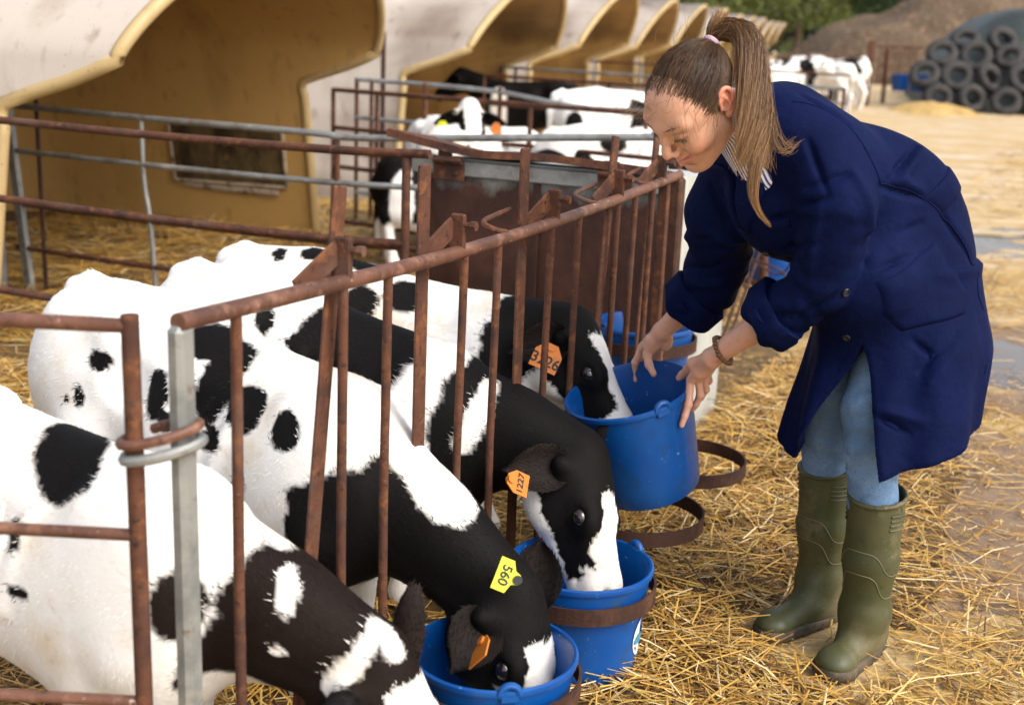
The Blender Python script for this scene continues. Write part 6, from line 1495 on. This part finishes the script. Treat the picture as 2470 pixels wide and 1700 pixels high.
def straws(name, n, sampler, ln, wd, seed, label, lift=1., bend=.12, flat=False):
    g = np.random.default_rng(seed); x, y = sampler(g, n); n = len(x)
    L = ln*g.uniform(.35, 1.35, n)*np.where(g.random(n) < .3, .45, 1); a = g.uniform(0, 2*np.pi, n); pit = g.normal(0, .16, n)*lift
    hz = heapz(x, y); z = g_height(x, y) + hz*g.random(n)**.45 + .004 + .012*g.random(n)
    c = np.stack([x, y, z], 1); d = np.stack([np.cos(a)*np.cos(pit), np.sin(a)*np.cos(pit), np.sin(pit)], 1)
    up = np.array([0, 0, 1.]); s = np.cross(d, up); s /= np.linalg.norm(s, axis=1)[:, None]; t = np.cross(s, d)
    kn = s*(g.normal(0, bend, n)*L)[:, None]*.5 + t*(g.normal(0, bend, n)*L)[:, None]*.35
    w_ = wd*g.uniform(.5, 1.35, n)
    low = np.minimum(0, c[:, 2]-np.abs(np.sin(pit))*L/2-.002-g_height(x, y)); c[:, 2] -= low
    P = []
    secs = ((-.5, 0), (.5, 0)) if flat else ((-.5, 0), (0., 1), (.5, 0)); vn = 3*len(secs)
    for q, m in secs:
        ctr = c + d*(L*q)[:, None] + kn*m; r = w_*(.5 if m else .42)
        roll = 0
        P += [ctr - s*r[:, None], ctr + t*(r*.75)[:, None], ctr + s*r[:, None]]
    v = np.stack(P, 1).reshape(-1, 3); i = (np.arange(n)*vn)[:, None]
    f = [];
    for b0 in range(0, vn-3, 3):
        for k in (0, 1): f.append(np.concatenate([i+b0+k, i+b0+k+1, i+b0+3+k+1, i+b0+3+k], 1))
    f = np.vstack(f)
    pal = np.array([(.54, .305, .060), (.66, .42, .115), (.36, .185, .035), (.80, .62, .33), (.23, .11, .024), (.11, .055, .018), (.48, .34, .08)]); pr = np.array([.26, .18, .20, .09, .13, .08, .06])
    k = pal[g.choice(7, n, p=pr)]*g.uniform(.75, 1.15, (n, 1)); k = np.repeat(k, vn, 0)
    o = link(name, mesh_from(name, v, f, False, np.clip(k, 0, .9)), M['straw']); tag(o, label, 'straw', None, 'stuff'); return o
def yard(lo, hi, dens):
    def fn(g, n):
        x = g.uniform(lo[0], hi[0], n); y = g.uniform(lo[1], hi[1], n); s, w_ = g_straw(x, y); hz = heapz(x, y)
        v = x*W[0]+y*W[1]-W0; patch = np.clip(.55+.9*wob(np.stack([x, y, 0*x], -1), 2.4, 12)*.6+.5*wob(np.stack([x*.6, y*2, 0*x], -1), 4, 13)*.4, 0, 1.2)
        p = np.clip(np.clip(s-.12, 0, 1)*patch*dens + hz*7 + .012, 0, 1)*(v < .02)*(1-.85*np.clip(w_*1.6, 0, 1)); k = g.random(n) < p
        for (ax_, ay_, bx_, by_) in ((.862, 2.66, .718, 2.482), (.812, 2.812, .607, 2.658)):
            t = np.clip(((x-ax_)*(bx_-ax_)+(y-ay_)*(by_-ay_))/((bx_-ax_)**2+(by_-ay_)**2), 0, 1); e = np.hypot(x-ax_-t*(bx_-ax_), y-ay_-t*(by_-ay_)); k &= (e > .062) & (g.random(n) > 1.4*np.exp(-(e/.08)**2))
        return x[k], y[k]
    return fn
def penfn(u0, u1, v0, v1):
    def fn(g, n):
        u = g.uniform(u0, u1, n); v = g.uniform(v0, v1, n); return u*U[0]+(W0+v)*W[0], u*U[1]+(W0+v)*W[1]
    return fn
straws('straw', 50000, yard((-.4, 1.5), (2.3, 4.6), .85), .19, .0042, 1, 'golden straw strewn thick in front of the feed fence and round the boots')
straws('straw', 36000, yard((-.2, 4.3), (3.6, 8.5), .75), .19, .0052, 2, 'straw scattered over the yard behind the woman', flat=True)
straws('straw', 20000, yard((.2, 8.2), (8, 18), .6), .26, .010, 3, 'thin straw litter over the far yard', flat=True)
straws('straw', 16000, penfn(.7, 3.5, .0, 2.6), .17, .0045, 4, 'straw bedding under the drinking calves', flat=True)
straws('straw', 20000, penfn(3.5, 8.6, .2, 5.0), .20, .0058, 5, 'deep straw bedding of the pen before the nearest hut', flat=True)
straws('straw', 9000, lambda g, n: (g.uniform(.5, 2.6, n), g.uniform(2.2, 5.2, n)), .035, .0032, 6, 'chopped straw chaff on the bare trodden ground', flat=True)
# matted straw underneath
def mat_sheet(name, lo, hi, step, label, cond, col):
    X, Y = np.meshgrid(np.arange(lo[0], hi[0], step), np.arange(lo[1], hi[1], step), indexing='ij'); Z = g_height(X, Y) + heapz(X, Y)*.8 + .004*wob(np.stack([X, Y, 0*X], -1), 30, 3) - .006
    k = cond(X, Y); idx = np.full(X.shape, -1); q = k[:-1, :-1] & k[1:, :-1] & k[:-1, 1:] & k[1:, 1:]; ii = np.arange(X.size).reshape(X.shape)
    f = np.stack([ii[:-1, :-1][q], ii[1:, :-1][q], ii[1:, 1:][q], ii[:-1, 1:][q]], 1); us = np.unique(f); mp = np.zeros(X.size, int); mp[us] = np.arange(len(us))
    o = link(name, mesh_from(name, np.stack([X, Y, Z], -1).reshape(-1, 3)[us], mp[f]), col); tag(o, label, 'straw', None, 'stuff')
M['matted'] = mat('matted_straw', (.17, .10, .034), .9, 0, [(16, (.085, .048, .018), .4, .62), (60, (.30, .19, .07), .54, .70), (120, (.05, .03, .013), .55, .68)], [(90, .9, .02)])
mat_sheet('matted_straw', (-.6, 1.2), (2.4, 6.4), .03, 'packed straw mat along the foot of the feed fence', lambda X, Y: (heapz(X, Y) > .012) & (X*W[0]+Y*W[1]-W0 < .02), M['matted'])
mat_sheet('matted_straw', (-6, .6), (2.0, 9.6), .06, 'packed bedding on the floor of the pens', lambda X, Y: (X*W[0]+Y*W[1]-W0 > .0), M['matted'])
